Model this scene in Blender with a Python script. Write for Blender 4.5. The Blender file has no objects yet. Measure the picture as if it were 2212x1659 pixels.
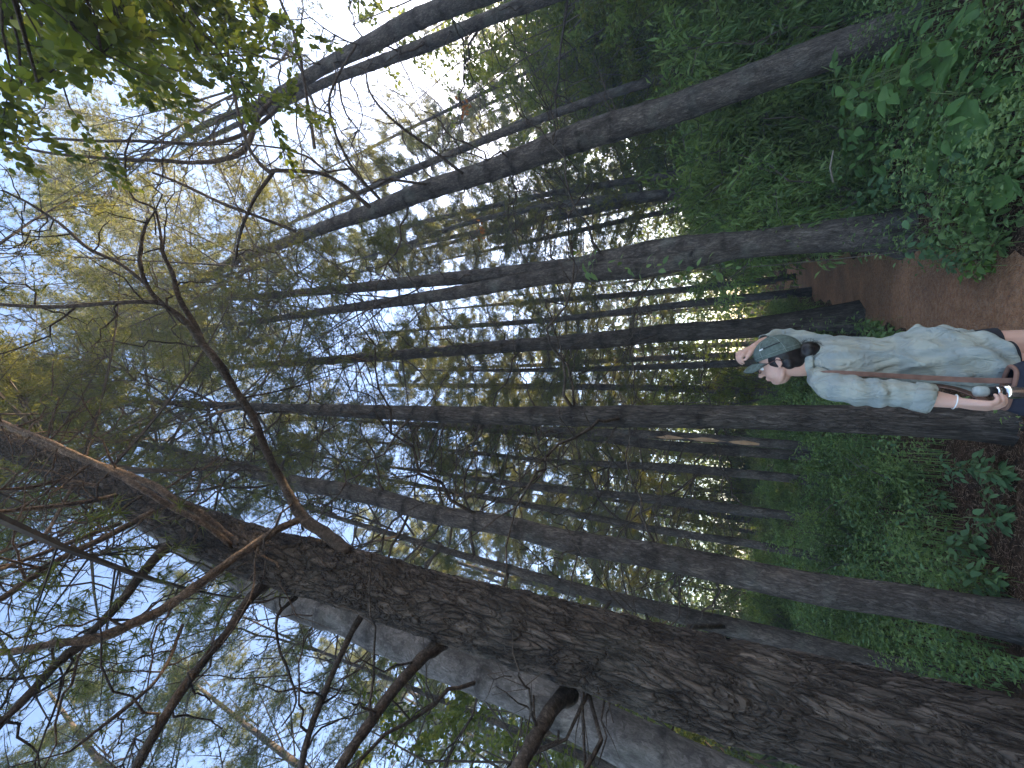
import bpy, math, random
import numpy as np
from mathutils import Vector, Matrix

SC = bpy.context.scene
COL = SC.collection
R = math.radians
rng = np.random.default_rng(7)
rnd = random.Random(11)

# ------------------------------------------------------------------ camera, sky, sun, exposure
PW, PH, FPX, HOR = 2212.0, 1659.0, 840.0, 1595.0
CAMZ = 1.68
PITCH = math.atan((HOR - PW / 2) / FPX)
cp, sp = math.cos(PITCH), math.sin(PITCH)
cam = bpy.data.cameras.new('camera')
cam_o = bpy.data.objects.new('camera', cam)
COL.objects.link(cam_o)
cam.sensor_fit = 'HORIZONTAL'
cam.sensor_width = 36.0
cam.lens = 36.0 * FPX / PW
cam.clip_start = 0.05
cam.clip_end = 1000
mx = Vector((0, sp, -cp)); my = Vector((1, 0, 0)); mz = Vector((0, -cp, -sp))
M = Matrix((mx, my, mz)).transposed().to_4x4()
M.translation = Vector((0, 0, CAMZ))
cam_o.matrix_world = M
SC.camera = cam_o

SUN_AZ, SUN_EL = 48.0, 19.0
world = bpy.data.worlds.new('World')
SC.world = world
world.use_nodes = True
wn = world.node_tree
sky = wn.nodes.new('ShaderNodeTexSky')
sky.sky_type = 'NISHITA'
sky.sun_disc = False
sky.sun_elevation = R(SUN_EL)
sky.sun_rotation = R(SUN_AZ)
sky.air_density = 1.0
sky.dust_density = 0.7
sky.ozone_density = 3.6
tint = wn.nodes.new('ShaderNodeMix'); tint.data_type = 'RGBA'; tint.blend_type = 'MULTIPLY'
tint.inputs[0].default_value = 1.0; tint.inputs[7].default_value = (1.08, .99, .95, 1)
wn.links.new(sky.outputs[0], tint.inputs[6]); wn.links.new(tint.outputs[2], wn.nodes['Background'].inputs[0])
wn.nodes['Background'].inputs[1].default_value = 0.15
sun = bpy.data.lights.new('sun', 'SUN')
sun.energy = 5.0
sun.angle = R(0.53)
sun.color = (1.0, 0.76, 0.47)
sun_o = bpy.data.objects.new('sun', sun)
COL.objects.link(sun_o)
SD = Vector((math.sin(R(SUN_AZ)) * math.cos(R(SUN_EL)), math.cos(R(SUN_AZ)) * math.cos(R(SUN_EL)), math.sin(R(SUN_EL))))
sun_o.rotation_euler = SD.to_track_quat('Z', 'Y').to_euler()
SC.view_settings.view_transform = 'Standard'
SC.view_settings.look = 'None'
SC.view_settings.gamma = 1.0
SC.view_settings.exposure = 2.42
SC.cycles.max_bounces = 7
SC.cycles.diffuse_bounces = 4
SC.cycles.transmission_bounces = 4
SC.cycles.sample_clamp_indirect = 6.0

# ------------------------------------------------------------------ where things stand
def ray(px, py):
    r = (PH / 2 - py) / FPX; d = (px - PW / 2) / FPX
    return np.array([r, cp + d * sp, sp - d * cp])
def at(px, py, Y):                       # point at forward distance Y
    v = ray(px, py); t = Y / v[1]
    return np.array([v[0] * t, Y, CAMZ + v[2] * t])
def atz(px, py, z):                      # point at height z
    v = ray(px, py); t = (z - CAMZ) / v[2]
    return np.array([v[0] * t, v[1] * t, z])
def radius_at(px, py, hw, Y):
    v = ray(px, py)
    return hw / FPX * (Y / v[1]) * (v[1] / math.hypot(v[0], v[1])) * 1.0

# ------------------------------------------------------------------ mesh collecting
class MB:
    def __init__(s):
        s.v = []; s.f = []; s.fm = []; s.n = 0; s.att = []
    def add(s, v, f, mi=0, att=0.0):
        v = np.asarray(v, float)
        f = np.asarray(f, int) + s.n
        s.v.append(v); s.f.append(f); s.fm.append(np.full(len(f), mi)); s.n += len(v)
        a = np.asarray(att, float)
        s.att.append(np.full(len(v), float(a)) if a.ndim == 0 else a)
    def mesh(s, name, mats, off=(0, 0, 0), smooth=True, att=None):
        me = bpy.data.meshes.new(name)
        V = np.concatenate(s.v) - np.asarray(off, float)
        loops = np.concatenate([f.ravel() for f in s.f])
        sizes = np.concatenate([np.full(len(f), f.shape[1]) for f in s.f])
        fm = np.concatenate(s.fm)
        starts = np.concatenate([[0], np.cumsum(sizes)[:-1]])
        me.vertices.add(len(V)); me.vertices.foreach_set('co', V.ravel())
        me.loops.add(len(loops)); me.loops.foreach_set('vertex_index', loops)
        me.polygons.add(len(sizes))
        me.polygons.foreach_set('loop_start', starts)
        me.polygons.foreach_set('loop_total', sizes)
        me.polygons.foreach_set('material_index', fm)
        me.polygons.foreach_set('use_smooth', np.full(len(sizes), smooth))
        for m in (mats if isinstance(mats, (list, tuple)) else [mats]):
            me.materials.append(m)
        if att:
            a = me.attributes.new(att, 'FLOAT', 'POINT')
            a.data.foreach_set('value', np.concatenate(s.att))
        me.update(calc_edges=True)
        me.validate()
        return me
    def build(s, name, mats, parent=None, smooth=True, att=None, loc=None):
        off = (0, 0, 0)
        if loc is not None: off = loc
        elif parent is not None: off = tuple(wloc(parent))
        o = bpy.data.objects.new(name, s.mesh(name, mats, off, smooth, att))
        COL.objects.link(o)
        if parent is not None: o.parent = parent
        elif loc is not None: o.location = loc
        return o
def wloc(o):
    v = Vector(o.location)
    while o.parent: o = o.parent; v += o.location
    return v
def empty(name, loc):
    o = bpy.data.objects.new(name, None); COL.objects.link(o); o.location = loc
    o.empty_display_size = 0.2
    return o
def tag(o, label=None, cat=None, group=None, kind=None):
    if label: o['label'] = label
    if cat: o['category'] = cat
    if group: o['group'] = group
    if kind: o['kind'] = kind
    return o
def put(name, me, parent=None, loc=(0, 0, 0), rot=(0, 0, 0), sc=1.0):
    o = bpy.data.objects.new(name, me); COL.objects.link(o)
    if parent is not None: o.parent = parent
    o.location = loc; o.rotation_euler = rot
    o.scale = (sc, sc, sc) if not isinstance(sc, (tuple, list)) else sc
    return o

def spline(P, step):
    """Catmull-Rom through the rows of P, resampled about every `step` of the first three columns"""
    P = np.asarray(P, float)
    if len(P) == 2:
        Q = P
        n = max(2, int(np.linalg.norm(Q[1, :3] - Q[0, :3]) / step) + 1)
        t = np.linspace(0, 1, n)[:, None]
        return Q[0] * (1 - t) + Q[1] * t
    E = np.vstack([2 * P[0] - P[1], P, 2 * P[-1] - P[-2]])
    out = []
    for i in range(1, len(E) - 2):
        n = max(1, int(math.ceil(np.linalg.norm(E[i + 1, :3] - E[i, :3]) / step)))
        t = (np.arange(n) / n)[:, None]
        a, b, c, d = E[i - 1], E[i], E[i + 1], E[i + 2]
        out.append(0.5 * ((2 * b) + (-a + c) * t + (2 * a - 5 * b + 4 * c - d) * t ** 2 + (-a + 3 * b - 3 * c + d) * t ** 3))
    out.append(P[-1:])
    return np.vstack(out)

def frames(P):
    T = np.gradient(P, axis=0); T /= np.linalg.norm(T, axis=1)[:, None] + 1e-12
    u = np.cross(T[0], [0.0, 0.0, 1.0])
    if np.linalg.norm(u) < 0.2: u = np.cross(T[0], [0.0, 1.0, 0.0])
    u /= np.linalg.norm(u)
    U = [u]
    for t in T[1:]:
        u = u - t * np.dot(u, t); u /= np.linalg.norm(u) + 1e-12
        U.append(u)
    U = np.array(U)
    return T, U, np.cross(T, U)

def tube(mb, P, rad, n=8, mi=0, att=0.0, cap=True, prof=None):
    P = np.asarray(P, float); k = len(P)
    rad = np.broadcast_to(np.asarray(rad, float), (k,)) if np.ndim(rad) < 2 else np.asarray(rad)
    T, U, W = frames(P)
    a = np.linspace(0, 2 * np.pi, n, endpoint=False)
    rr = rad[:, None] if np.ndim(rad) == 1 else rad
    if prof is not None: rr = rr * prof
    rr = np.broadcast_to(rr, (k, n))
    V = P[:, None, :] + rr[..., None] * (np.cos(a)[None, :, None] * U[:, None, :] + np.sin(a)[None, :, None] * W[:, None, :])
    V = V.reshape(-1, 3)
    i = np.arange(k - 1)[:, None] * n; j = np.arange(n)[None, :]; j2 = (j + 1) % n
    F = np.stack([i + j, i + j2, i + n + j2, i + n + j], -1).reshape(-1, 4)
    A = np.repeat(np.broadcast_to(np.asarray(att, float), (k,)), n)
    mb.add(V, F, mi, A)
    if cap:
        s0 = mb.n - k * n; r = np.arange(n); r2 = (r + 1) % n
        mb.add((P[0] - T[0] * rad_of(rr, 0) * .3)[None, :], np.zeros((0, 3), int), mi, A[0])
        mb.f.append(np.stack([s0 + r2, s0 + r, np.full(n, mb.n - 1)], 1)); mb.fm.append(np.full(n, mi))
        mb.add((P[-1] + T[-1] * rad_of(rr, -1) * .5)[None, :], np.zeros((0, 3), int), mi, A[-1])
        e0 = s0 + (k - 1) * n
        mb.f.append(np.stack([e0 + r, e0 + r2, np.full(n, mb.n - 1)], 1)); mb.fm.append(np.full(n, mi))
def rad_of(rr, i): return float(np.mean(rr[i]))

# ------------------------------------------------------------------ materials
def new_mat(name):
    m = bpy.data.materials.new(name); m.use_nodes = True
    nt = m.node_tree
    return m, nt, nt.nodes['Principled BSDF'], nt.nodes['Material Output']
def N(nt, t, **kw):
    n = nt.nodes.new(t)
    for k, v in kw.items():
        if k in ('operation', 'feature', 'blend_type', 'data_type', 'noise_dimensions', 'attribute_name', 'distance', 'interpolation', 'wave_type', 'bands_direction', 'musgrave_dimensions'): setattr(n, k, v)
        else: n.inputs[k].default_value = v
    return n
def ramp(nt, stops, fac=None, interp='LINEAR'):
    n = nt.nodes.new('ShaderNodeValToRGB'); cr = n.color_ramp; cr.interpolation = interp
    while len(cr.elements) < len(stops): cr.elements.new(0.5)
    for e, (p, c) in zip(cr.elements, stops):
        e.position = p; e.color = (*c, 1) if len(c) == 3 else c
    if fac is not None: nt.links.new(fac, n.inputs[0])
    return n
def mixc(nt, a, b, fac, mode='MIX'):
    n = nt.nodes.new('ShaderNodeMix'); n.data_type = 'RGBA'; n.blend_type = mode
    for s, v in ((n.inputs[0], fac), (n.inputs[6], a), (n.inputs[7], b)):
        if isinstance(v, bpy.types.NodeSocket): nt.links.new(v, s)
        elif isinstance(v, (int, float)): s.default_value = v
        else: s.default_value = (*v, 1)
    return n.outputs[2]
def coords(nt, scale=(1, 1, 1), kind='Object'):
    tc = nt.nodes.new('ShaderNodeTexCoord'); mp = nt.nodes.new('ShaderNodeMapping')
    mp.inputs['Scale'].default_value = scale
    nt.links.new(tc.outputs[kind], mp.inputs[0])
    return mp.outputs[0]

def bark(name, c_lo, c_mid, c_hi, cell=14, stretch=.28, depth=.02, displace=False, knots=True, lichen=.25, rough=.9, warp=.22, edge=.55, fsc=38.0):
    m, nt, b, out = new_mat(name); L = nt.links
    co = coords(nt, (1, 1, stretch))
    w = N(nt, 'ShaderNodeTexNoise', Scale=5.0, Detail=4.0); L.new(co, w.inputs['Vector'])
    wx = nt.nodes.new('ShaderNodeVectorMath'); wx.operation = 'MULTIPLY_ADD'
    L.new(w.outputs['Color'], wx.inputs[0]); wx.inputs[1].default_value = (warp,) * 3; L.new(co, wx.inputs[2])
    v = N(nt, 'ShaderNodeTexVoronoi', feature='DISTANCE_TO_EDGE', Scale=float(cell)); L.new(wx.outputs[0], v.inputs['Vector'])
    v2 = N(nt, 'ShaderNodeTexVoronoi', feature='DISTANCE_TO_EDGE', Scale=float(cell) * 2.3); L.new(wx.outputs[0], v2.inputs['Vector'])
    vc = N(nt, 'ShaderNodeTexVoronoi', feature='F1', Scale=float(cell)); L.new(wx.outputs[0], vc.inputs['Vector'])
    crack = ramp(nt, [(0, (1 - edge,) * 3), (.055, (1 - edge * .5,) * 3), (.17, (1, 1, 1))], v.outputs['Distance'])
    crack2 = ramp(nt, [(0, (.35,) * 3), (.12, (1, 1, 1))], v2.outputs['Distance'])
    fine = N(nt, 'ShaderNodeTexNoise', Scale=fsc, Detail=10.0, Roughness=.75); L.new(co, fine.inputs['Vector'])
    big = N(nt, 'ShaderNodeTexNoise', Scale=2.2, Detail=4.0); L.new(coords(nt), big.inputs['Vector'])
    base = ramp(nt, [(.3, c_lo), (.5, c_mid), (.72, c_hi)], fine.outputs[0])
    cellc = mixc(nt, base.outputs[0], vc.outputs['Color'], .0)
    hs = nt.nodes.new('ShaderNodeHueSaturation')
    sepc = nt.nodes.new('ShaderNodeSeparateColor'); L.new(vc.outputs['Color'], sepc.inputs[0])
    mr = N(nt, 'ShaderNodeMapRange'); L.new(sepc.outputs[0], mr.inputs[0]); mr.inputs[3].default_value = .72; mr.inputs[4].default_value = 1.25
    L.new(mr.outputs[0], hs.inputs['Value']); L.new(base.outputs[0], hs.inputs['Color'])
    c1 = mixc(nt, hs.outputs[0], tuple(x * .28 for x in c_lo), 1.0)
    mm = nt.nodes[c1.node.name]
    inv = N(nt, 'ShaderNodeMath', operation='SUBTRACT'); inv.inputs[0].default_value = 1.0; L.new(crack.outputs[0], inv.inputs[1])
    L.new(inv.outputs[0], mm.inputs[0])
    lich = ramp(nt, [(.55, (0, 0, 0)), (.7, (1, 1, 1))], big.outputs[0])
    lf = N(nt, 'ShaderNodeMath', operation='MULTIPLY'); L.new(lich.outputs[0], lf.inputs[0]); lf.inputs[1].default_value = lichen
    c2 = mixc(nt, c1, (.20, .215, .19), lf.outputs[0])
    mo = N(nt, 'ShaderNodeTexNoise', Scale=7.0, Detail=6.0, Roughness=.65); L.new(coords(nt, (1, 1, .5)), mo.inputs['Vector'])
    mk = ramp(nt, [(.34, (.50, .48, .46)), (.5, (.95, .93, .92)), (.66, (1.35, 1.32, 1.28))], mo.outputs[0])
    c2 = mixc(nt, c2, mk.outputs[0], 1.0, 'MULTIPLY')
    if knots:
        at_ = N(nt, 'ShaderNodeAttribute', attribute_name='knot')
        kn_ = N(nt, 'ShaderNodeTexNoise', Scale=11.0, Detail=5.0, Roughness=.7); L.new(coords(nt), kn_.inputs['Vector'])
        kr = ramp(nt, [(.38, (.05,) * 3), (.62, (1, 1, 1))], kn_.outputs[0])
        kf = N(nt, 'ShaderNodeMath', operation='MULTIPLY'); L.new(at_.outputs['Fac'], kf.inputs[0]); L.new(kr.outputs[0], kf.inputs[1])
        c2 = mixc(nt, c2, tuple(x * .3 for x in c_lo), kf.outputs[0])
    L.new(c2, b.inputs['Base Color'])
    b.inputs['Roughness'].default_value = rough
    b.inputs['Specular IOR Level'].default_value = .2
    hsum = N(nt, 'ShaderNodeMath', operation='MULTIPLY'); L.new(crack.outputs[0], hsum.inputs[0]); L.new(crack2.outputs[0], hsum.inputs[1])
    ha = N(nt, 'ShaderNodeMath', operation='MULTIPLY_ADD'); L.new(fine.outputs[0], ha.inputs[0]); ha.inputs[1].default_value = .35; L.new(hsum.outputs[0], ha.inputs[2])
    hb = N(nt, 'ShaderNodeMath', operation='MULTIPLY_ADD'); L.new(sepc.outputs[0], hb.inputs[0]); hb.inputs[1].default_value = .35; L.new(ha.outputs[0], hb.inputs[2])
    if displace:
        d = nt.nodes.new('ShaderNodeDisplacement'); d.inputs['Midlevel'].default_value = .8; d.inputs['Scale'].default_value = depth
        L.new(hb.outputs[0], d.inputs['Height']); L.new(d.outputs[0], out.inputs['Displacement'])
        m.displacement_method = 'BOTH'
    else:
        bp = N(nt, 'ShaderNodeBump', Strength=1.0, Distance=depth); L.new(hb.outputs[0], bp.inputs['Height']); L.new(bp.outputs[0], b.inputs['Normal'])
    return m

def leaf_mat(name, c1, c2, c3, trans=.4, scale=3.0, rough=.5, tmul=1.5, tcol=None):
    m, nt, b, out = new_mat(name); L = nt.links
    co = coords(nt)
    n1 = N(nt, 'ShaderNodeTexNoise', Scale=scale, Detail=3.0); L.new(co, n1.inputs['Vector'])
    n2 = N(nt, 'ShaderNodeTexWhiteNoise'); 
    geo = nt.nodes.new('ShaderNodeNewGeometry')
    mx_ = N(nt, 'ShaderNodeMath', operation='MULTIPLY_ADD'); L.new(geo.outputs['Random Per Island'], mx_.inputs[0]); mx_.inputs[1].default_value = .36
    sb = N(nt, 'ShaderNodeMath', operation='SUBTRACT'); L.new(n1.outputs[0], sb.inputs[0]); sb.inputs[1].default_value = .18
    L.new(sb.outputs[0], mx_.inputs[2])
    cr = ramp(nt, [(.3, c1), (.5, c2), (.72, c3)], mx_.outputs[0])
    L.new(cr.outputs[0], b.inputs['Base Color'])
    b.inputs['Roughness'].default_value = rough
    b.inputs['Specular IOR Level'].default_value = .35
    tr = nt.nodes.new('ShaderNodeBsdfTranslucent')
    tc = mixc(nt, cr.outputs[0], tcol or (tmul * 1.15, tmul, tmul * .45), 1.0, 'MULTIPLY')
    L.new(tc, tr.inputs[0])
    ms = nt.nodes.new('ShaderNodeMixShader'); ms.inputs[0].default_value = trans
    L.new(b.outputs[0], ms.inputs[1]); L.new(tr.outputs[0], ms.inputs[2]); L.new(ms.outputs[0], out.inputs['Surface'])
    nt.nodes.remove(n2)
    return m

def plain(name, col, rough=.6, metal=0.0, nscale=20, namt=.25, bump=.0, spec=.4):
    m, nt, b, out = new_mat(name); L = nt.links
    n = N(nt, 'ShaderNodeTexNoise', Scale=float(nscale), Detail=5.0); L.new(coords(nt), n.inputs['Vector'])
    cr = ramp(nt, [(.25, tuple(c * (1 - namt) for c in col)), (.75, tuple(min(1, c * (1 + namt)) for c in col))], n.outputs[0])
    L.new(cr.outputs[0], b.inputs['Base Color'])
    b.inputs['Roughness'].default_value = rough; b.inputs['Metallic'].default_value = metal
    b.inputs['Specular IOR Level'].default_value = spec
    if bump:
        bp = N(nt, 'ShaderNodeBump', Strength=.6, Distance=bump); L.new(n.outputs[0], bp.inputs['Height']); L.new(bp.outputs[0], b.inputs['Normal'])
    return m

BK_BIG = bark('bark_plated', (.042, .032, .025), (.086, .068, .055), (.155, .128, .106), cell=21, stretch=.23, depth=.018, displace=True, lichen=.12, warp=.22, edge=.85, fsc=30.0)
BK_BACK = bark('bark_grey', (.13, .118, .112), (.185, .17, .16), (.25, .235, .22), cell=34, stretch=.6, depth=.004, lichen=.35, warp=.4, edge=.22, fsc=60.0)
BK_MID = bark('bark_pine', (.062, .050, .042), (.135, .113, .098), (.25, .218, .192), cell=36, stretch=.30, depth=.010, lichen=.4, warp=.35, edge=.5, fsc=55.0)
BK_DARK = bark('bark_dark', (.045, .036, .030), (.10, .083, .070), (.19, .165, .145), cell=40, stretch=.15, depth=.010, lichen=.1, warp=.3, edge=.65, fsc=60.0)
BK_FAR = bark('bark_far', (.06, .05, .045), (.11, .097, .088), (.17, .154, .142), cell=28, stretch=.3, depth=.008, lichen=.3, warp=.3, edge=.4)
BK_BRANCH = bark('bark_branch', (.055, .042, .033), (.11, .084, .066), (.20, .16, .125), cell=60, stretch=1.0, depth=.003, knots=False, lichen=.15, edge=.4)
BK_SUNLIT = bark('bark_sunlit_branch', (.11, .075, .05), (.22, .155, .11), (.36, .26, .19), cell=50, stretch=1.0, depth=.004, knots=False, lichen=.1, edge=.6)  # warm sunlight put into the bark colour, for the near pine's lit branches
BK_TWIG = plain('twig_bark', (.10, .08, .065), .9, nscale=30)
STRIP = plain('stripped_wood', (.42, .25, .14), .7, nscale=9)
NEEDLE = leaf_mat('pine_needles', (.055, .074, .028), (.092, .112, .040), (.14, .145, .05), trans=.52, scale=.45, tmul=2.0)
NEEDLE_B = leaf_mat('blue_green_needles', (.05, .070, .032), (.085, .105, .042), (.125, .14, .05), trans=.5, scale=.5, tmul=2.0)
LEAF_BUSH = leaf_mat('understorey_leaves', (.075, .125, .040), (.135, .20, .062), (.20, .28, .09), trans=.44, scale=2.0)
LEAF_COVER = leaf_mat('ground_cover_leaves', (.085, .15, .048), (.15, .24, .078), (.23, .32, .12), trans=.40, scale=1.3)
LEAF_BLUE = leaf_mat('bluish_leaves', (.07, .14, .06), (.11, .20, .085), (.15, .26, .11), trans=.3, scale=4.0)
LEAF_BIRCH = leaf_mat('broadleaf_leaves', (.06, .09, .02), (.10, .14, .03), (.17, .20, .045), trans=.52, scale=1.5, tmul=1.9)
LEAF_YEL = leaf_mat('bright_leaves', (.07, .15, .03), (.13, .23, .04), (.2, .3, .05), trans=.45, scale=3.0)
LEAF_RUST = leaf_mat('rusty_leaves', (.20, .08, .03), (.28, .12, .05), (.34, .16, .07), trans=.4, scale=5.0)

# ------------------------------------------------------------------ ground and path
def litter(name, c1, c2, c3, sc=14):
    m, nt, b, out = new_mat(name); L = nt.links
    co = coords(nt)
    n1 = N(nt, 'ShaderNodeTexNoise', Scale=float(sc), Detail=10.0, Roughness=.75); L.new(co, n1.inputs['Vector'])
    n2 = N(nt, 'ShaderNodeTexNoise', Scale=1.4, Detail=4.0); L.new(co, n2.inputs['Vector'])
    n3 = N(nt, 'ShaderNodeTexVoronoi', feature='F1', Scale=90.0); L.new(coords(nt, (1, .35, 1)), n3.inputs['Vector'])
    cr = ramp(nt, [(.32, c1), (.5, c2), (.68, c3)], n1.outputs[0])
    k = ramp(nt, [(.35, (.7, .7, .7)), (.65, (1.15, 1.1, 1.05))], n2.outputs[0])
    c = mixc(nt, cr.outputs[0], k.outputs[0], 1.0, 'MULTIPLY')
    L.new(c, b.inputs['Base Color']); b.inputs['Roughness'].default_value = .95; b.inputs['Specular IOR Level'].default_value = .1
    s = N(nt, 'ShaderNodeMath', operation='MULTIPLY_ADD'); L.new(n3.outputs['Distance'], s.inputs[0]); s.inputs[1].default_value = .6; L.new(n1.outputs[0], s.inputs[2])
    bp = N(nt, 'ShaderNodeBump', Strength=1.0, Distance=.03); L.new(s.outputs[0], bp.inputs['Height']); L.new(bp.outputs[0], b.inputs['Normal'])
    return m
SOIL = litter('forest_litter', (.035, .022, .014), (.09, .052, .032), (.17, .10, .06))
PATHM = litter('needle_path', (.28, .13, .065), (.47, .25, .135), (.58, .36, .22), sc=22)

def gh(x, y):
    x = np.asarray(x, float); y = np.asarray(y, float)
    d = np.hypot(x, y)
    k = np.clip((d - 9) / 20, 0, 1)
    return .05 * np.sin(x * .9 + 1) * np.cos(y * .7) * np.clip((np.abs(x) - .8) / 2, 0, 1) + k * .5 * np.sin(x * .13 + .6) * np.cos(y * .11 + .4)

gb = MB()
gx = np.concatenate([np.linspace(-130, -16, 24), np.linspace(-15, 15, 121), np.linspace(16, 130, 24)])
gy = np.concatenate([np.linspace(-40, -4, 10), np.linspace(-3, 27, 121), np.linspace(28, 130, 26)])
X, Yg = np.meshgrid(gx, gy)
Z = gh(X, Yg)
nx = len(gx)
i = np.arange(len(gy) - 1)[:, None] * nx; j = np.arange(nx - 1)[None, :]
gb.add(np.stack([X, Yg, Z], -1).reshape(-1, 3), np.stack([i + j, i + j + 1, i + nx + j + 1, i + nx + j], -1).reshape(-1, 4))
tag(gb.build('ground', SOIL), kind='structure')

# path edges traced as ground points: rows (px, y of left edge, y of right edge)
PE = [(2212, 868, 556), (2120, 835, 548), (2050, 790, 540), (1950, 716, 538), (1880, 694, 545), (1830, 668, 550), (1780, 652, 556), (1735, 632, 566), (1700, 606, 580)]
pl = [np.array([-.45, 1.0]), np.array([-.3, 3.0])]; pr = [np.array([1.05, 1.0]), np.array([1.0, 3.0])]
for px_, yl, yr in PE:
    pl.append(atz(px_, yl, 0)[:2]); pr.append(atz(px_, yr, 0)[:2])
pl = np.array([[-.9, -4]] + [list(p) for p in pl] + [[4.2, 21], [2.6, 28]])
pr = np.array([[1.2, -4]] + [list(p) for p in pr] + [[5.6, 20], [4.2, 28]])

def resample(P, n):
    Q = []
    for k in range(len(P) - 1):
        for t in np.arange(8) / 8: Q.append(P[k] * (1 - t) + P[k + 1] * t)
    Q.append(P[-1]); return np.array(Q)
A_ = resample(pl, 8); B_ = resample(pr, 8)
pb = MB(); rows = []
for k in range(len(A_)):
    e1 = .06 * math.sin(k * 1.7) + .05 * math.sin(k * .61); e2 = .06 * math.sin(k * 1.3 + 1) + .05 * math.sin(k * .5)
    d = (B_[k] - A_[k]); d = d / (np.linalg.norm(d) + 1e-9)
    a = A_[k] - d * e1; b_ = B_[k] + d * e2
    for t in np.linspace(0, 1, 9):
        p = a * (1 - t) + b_ * t
        rows.append([p[0], p[1], float(gh(p[0], p[1])) + .012 + .006 * math.sin(p[1] * 3 + p[0])])
i = np.arange(len(A_) - 1)[:, None] * 9; j = np.arange(8)[None, :]
pb.add(np.array(rows), np.stack([i + j, i + j + 1, i + 9 + j + 1, i + 9 + j], -1).reshape(-1, 4))
tag(pb.build('path', PATHM), kind='structure')
_order = np.argsort(A_[:, 1])
def on_path(x, y, m=0.0):
    xl = np.interp(y, A_[:, 1], A_[:, 0]); xr = np.interp(y, B_[:, 1], B_[:, 0])
    return (x > xl - m) & (x < xr + m)

# ------------------------------------------------------------------ leaves and needles
def unit(v): return v / (np.linalg.norm(v, axis=-1, keepdims=True) + 1e-12)
def leaves(mb, P, D, Nn, L_, W_, mi=0, shape='simple'):
    """leaf blades: base P, direction D, face normal Nn, length L_, width W_ (arrays)"""
    n = len(P); D = unit(D); S = unit(np.cross(D, Nn)); Nn = np.cross(S, D)
    L_ = np.broadcast_to(L_, (n,))[:, None]; W_ = np.broadcast_to(W_, (n,))[:, None]
    if shape == 'simple':
        V = np.stack([P, P + D * L_ * .45 + S * W_ * .5 + Nn * W_ * .18, P + D * L_ - Nn * L_ * .12, P + D * L_ * .45 - S * W_ * .5 + Nn * W_ * .18], 1)
        F0 = np.array([[0, 2, 1], [0, 3, 2]])
    else:                                    # oval with a pointed tip and a folded midrib
        pr_ = [(.0, .0), (.12, .30), (.32, .50), (.55, .46), (.78, .26), (1.0, .0)]
        cols = [P]
        mids = []
        for t, w in pr_[1:-1]:
            c = P + D * L_ * t - Nn * L_ * .16 * t * t
            cols += [c + S * W_ * w + Nn * W_ * .16 * w, c, c - S * W_ * w + Nn * W_ * .16 * w]
        cols.append(P + D * L_ - Nn * L_ * .16)
        V = np.stack(cols, 1)
        F = [[0, 2, 1], [0, 3, 2]]
        for k in range(3):
            a = 1 + 3 * k; b = a + 3
            F += [[a, a + 1, b + 1], [a, b + 1, b], [a + 1, a + 2, b + 2], [a + 1, b + 2, b + 1]]
        a = 10
        F += [[a, a + 1, 13], [a + 1, a + 2, 13]]
        F0 = np.array(F)
    nv = V.shape[1]
    F = (F0[None] + (np.arange(n) * nv)[:, None, None]).reshape(-1, 3)
    mb.add(V.reshape(-1, 3), F, mi)
def rdir(n, g=rng): return unit(g.normal(size=(n, 3)))

def tufts(mb, P, D, per, L_, W_, mi, g, spread=.9):
    """sprays of needles round each twig end"""
    n = len(P)
    Q = np.repeat(P, per, 0); DD = unit(np.repeat(unit(D), per, 0) * .55 + rdir(n * per, g) * spread)
    S = unit(np.cross(DD, rdir(n * per, g)))
    ln = L_ * g.uniform(.65, 1.15, (n * per, 1)); w = W_ * g.uniform(.7, 1.3, (n * per, 1))
    V = np.stack([Q - S * w * .5, Q + S * w * .5, Q + DD * ln - np.array([0, 0, .12]) * ln], 1)
    F = np.arange(n * per * 3).reshape(-1, 3)
    mb.add(V.reshape(-1, 3), F, mi)

def make_crown(seed, z0, z1, rmax, limbs=44, tw=11, tf=6, nl=.12, nw=.011, per=9, mats=None):
    g = np.random.default_rng(seed); mb = MB()
    P = []; D = []
    for k in range(limbs):
        f = (k + g.uniform(0, 1)) / limbs; z = z0 + (z1 - z0) * f
        az = g.uniform(0, 2 * np.pi) ; ln = rmax * (1 - .78 * f ** 1.3) * g.uniform(.5, 1.1)
        h = np.array([math.cos(az), math.sin(az), 0]); up = g.uniform(.05, .45) + .5 * f
        side = np.array([-h[1], h[0], 0])
        n = 7; t = np.linspace(0, 1, n)
        pts = h * (t * ln)[:, None] + np.array([0, 0, 1]) * (z + up * ln * t * .6 + .18 * ln * t ** 2)[:, None] + side * (g.uniform(-.3, .3) * ln * t ** 2)[:, None]
        tube(mb, pts, np.linspace(.028, .006, n) * (1 - .4 * f), 4, 0, cap=False)
        for q in range(tw):
            s = g.uniform(.3, 1.0); b = pts[min(n - 1, int(s * (n - 1)))] * 1.0
            i0 = int(s * (n - 1)); fr = s * (n - 1) - i0
            b = pts[i0] * (1 - fr) + pts[min(i0 + 1, n - 1)] * fr
            tl = ln * g.uniform(.12, .34) * (1.15 - s * .5)
            td = unit(h * g.uniform(.3, 1) + side * g.choice([-1, 1]) * g.uniform(.4, 1.1) + np.array([0, 0, g.uniform(-.15, .45)]))
            e = b + td * tl
            tube(mb, np.array([b, (b + e) / 2 + np.array([0, 0, .03]), e]), [.008, .005, .003], 3, 0, cap=False)
            u = g.uniform(.25, 1.05, (tf, 1))
            P.append(b + td * tl * u + g.normal(size=(tf, 3)) * .07); D.append(np.repeat(td[None], tf, 0) + np.array([0, 0, .35]))
    tufts(mb, np.vstack(P), np.vstack(D), per, nl, nw, 1, g)
    return mb.mesh('crown', mats or [BK_TWIG, NEEDLE], smooth=False)

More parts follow.
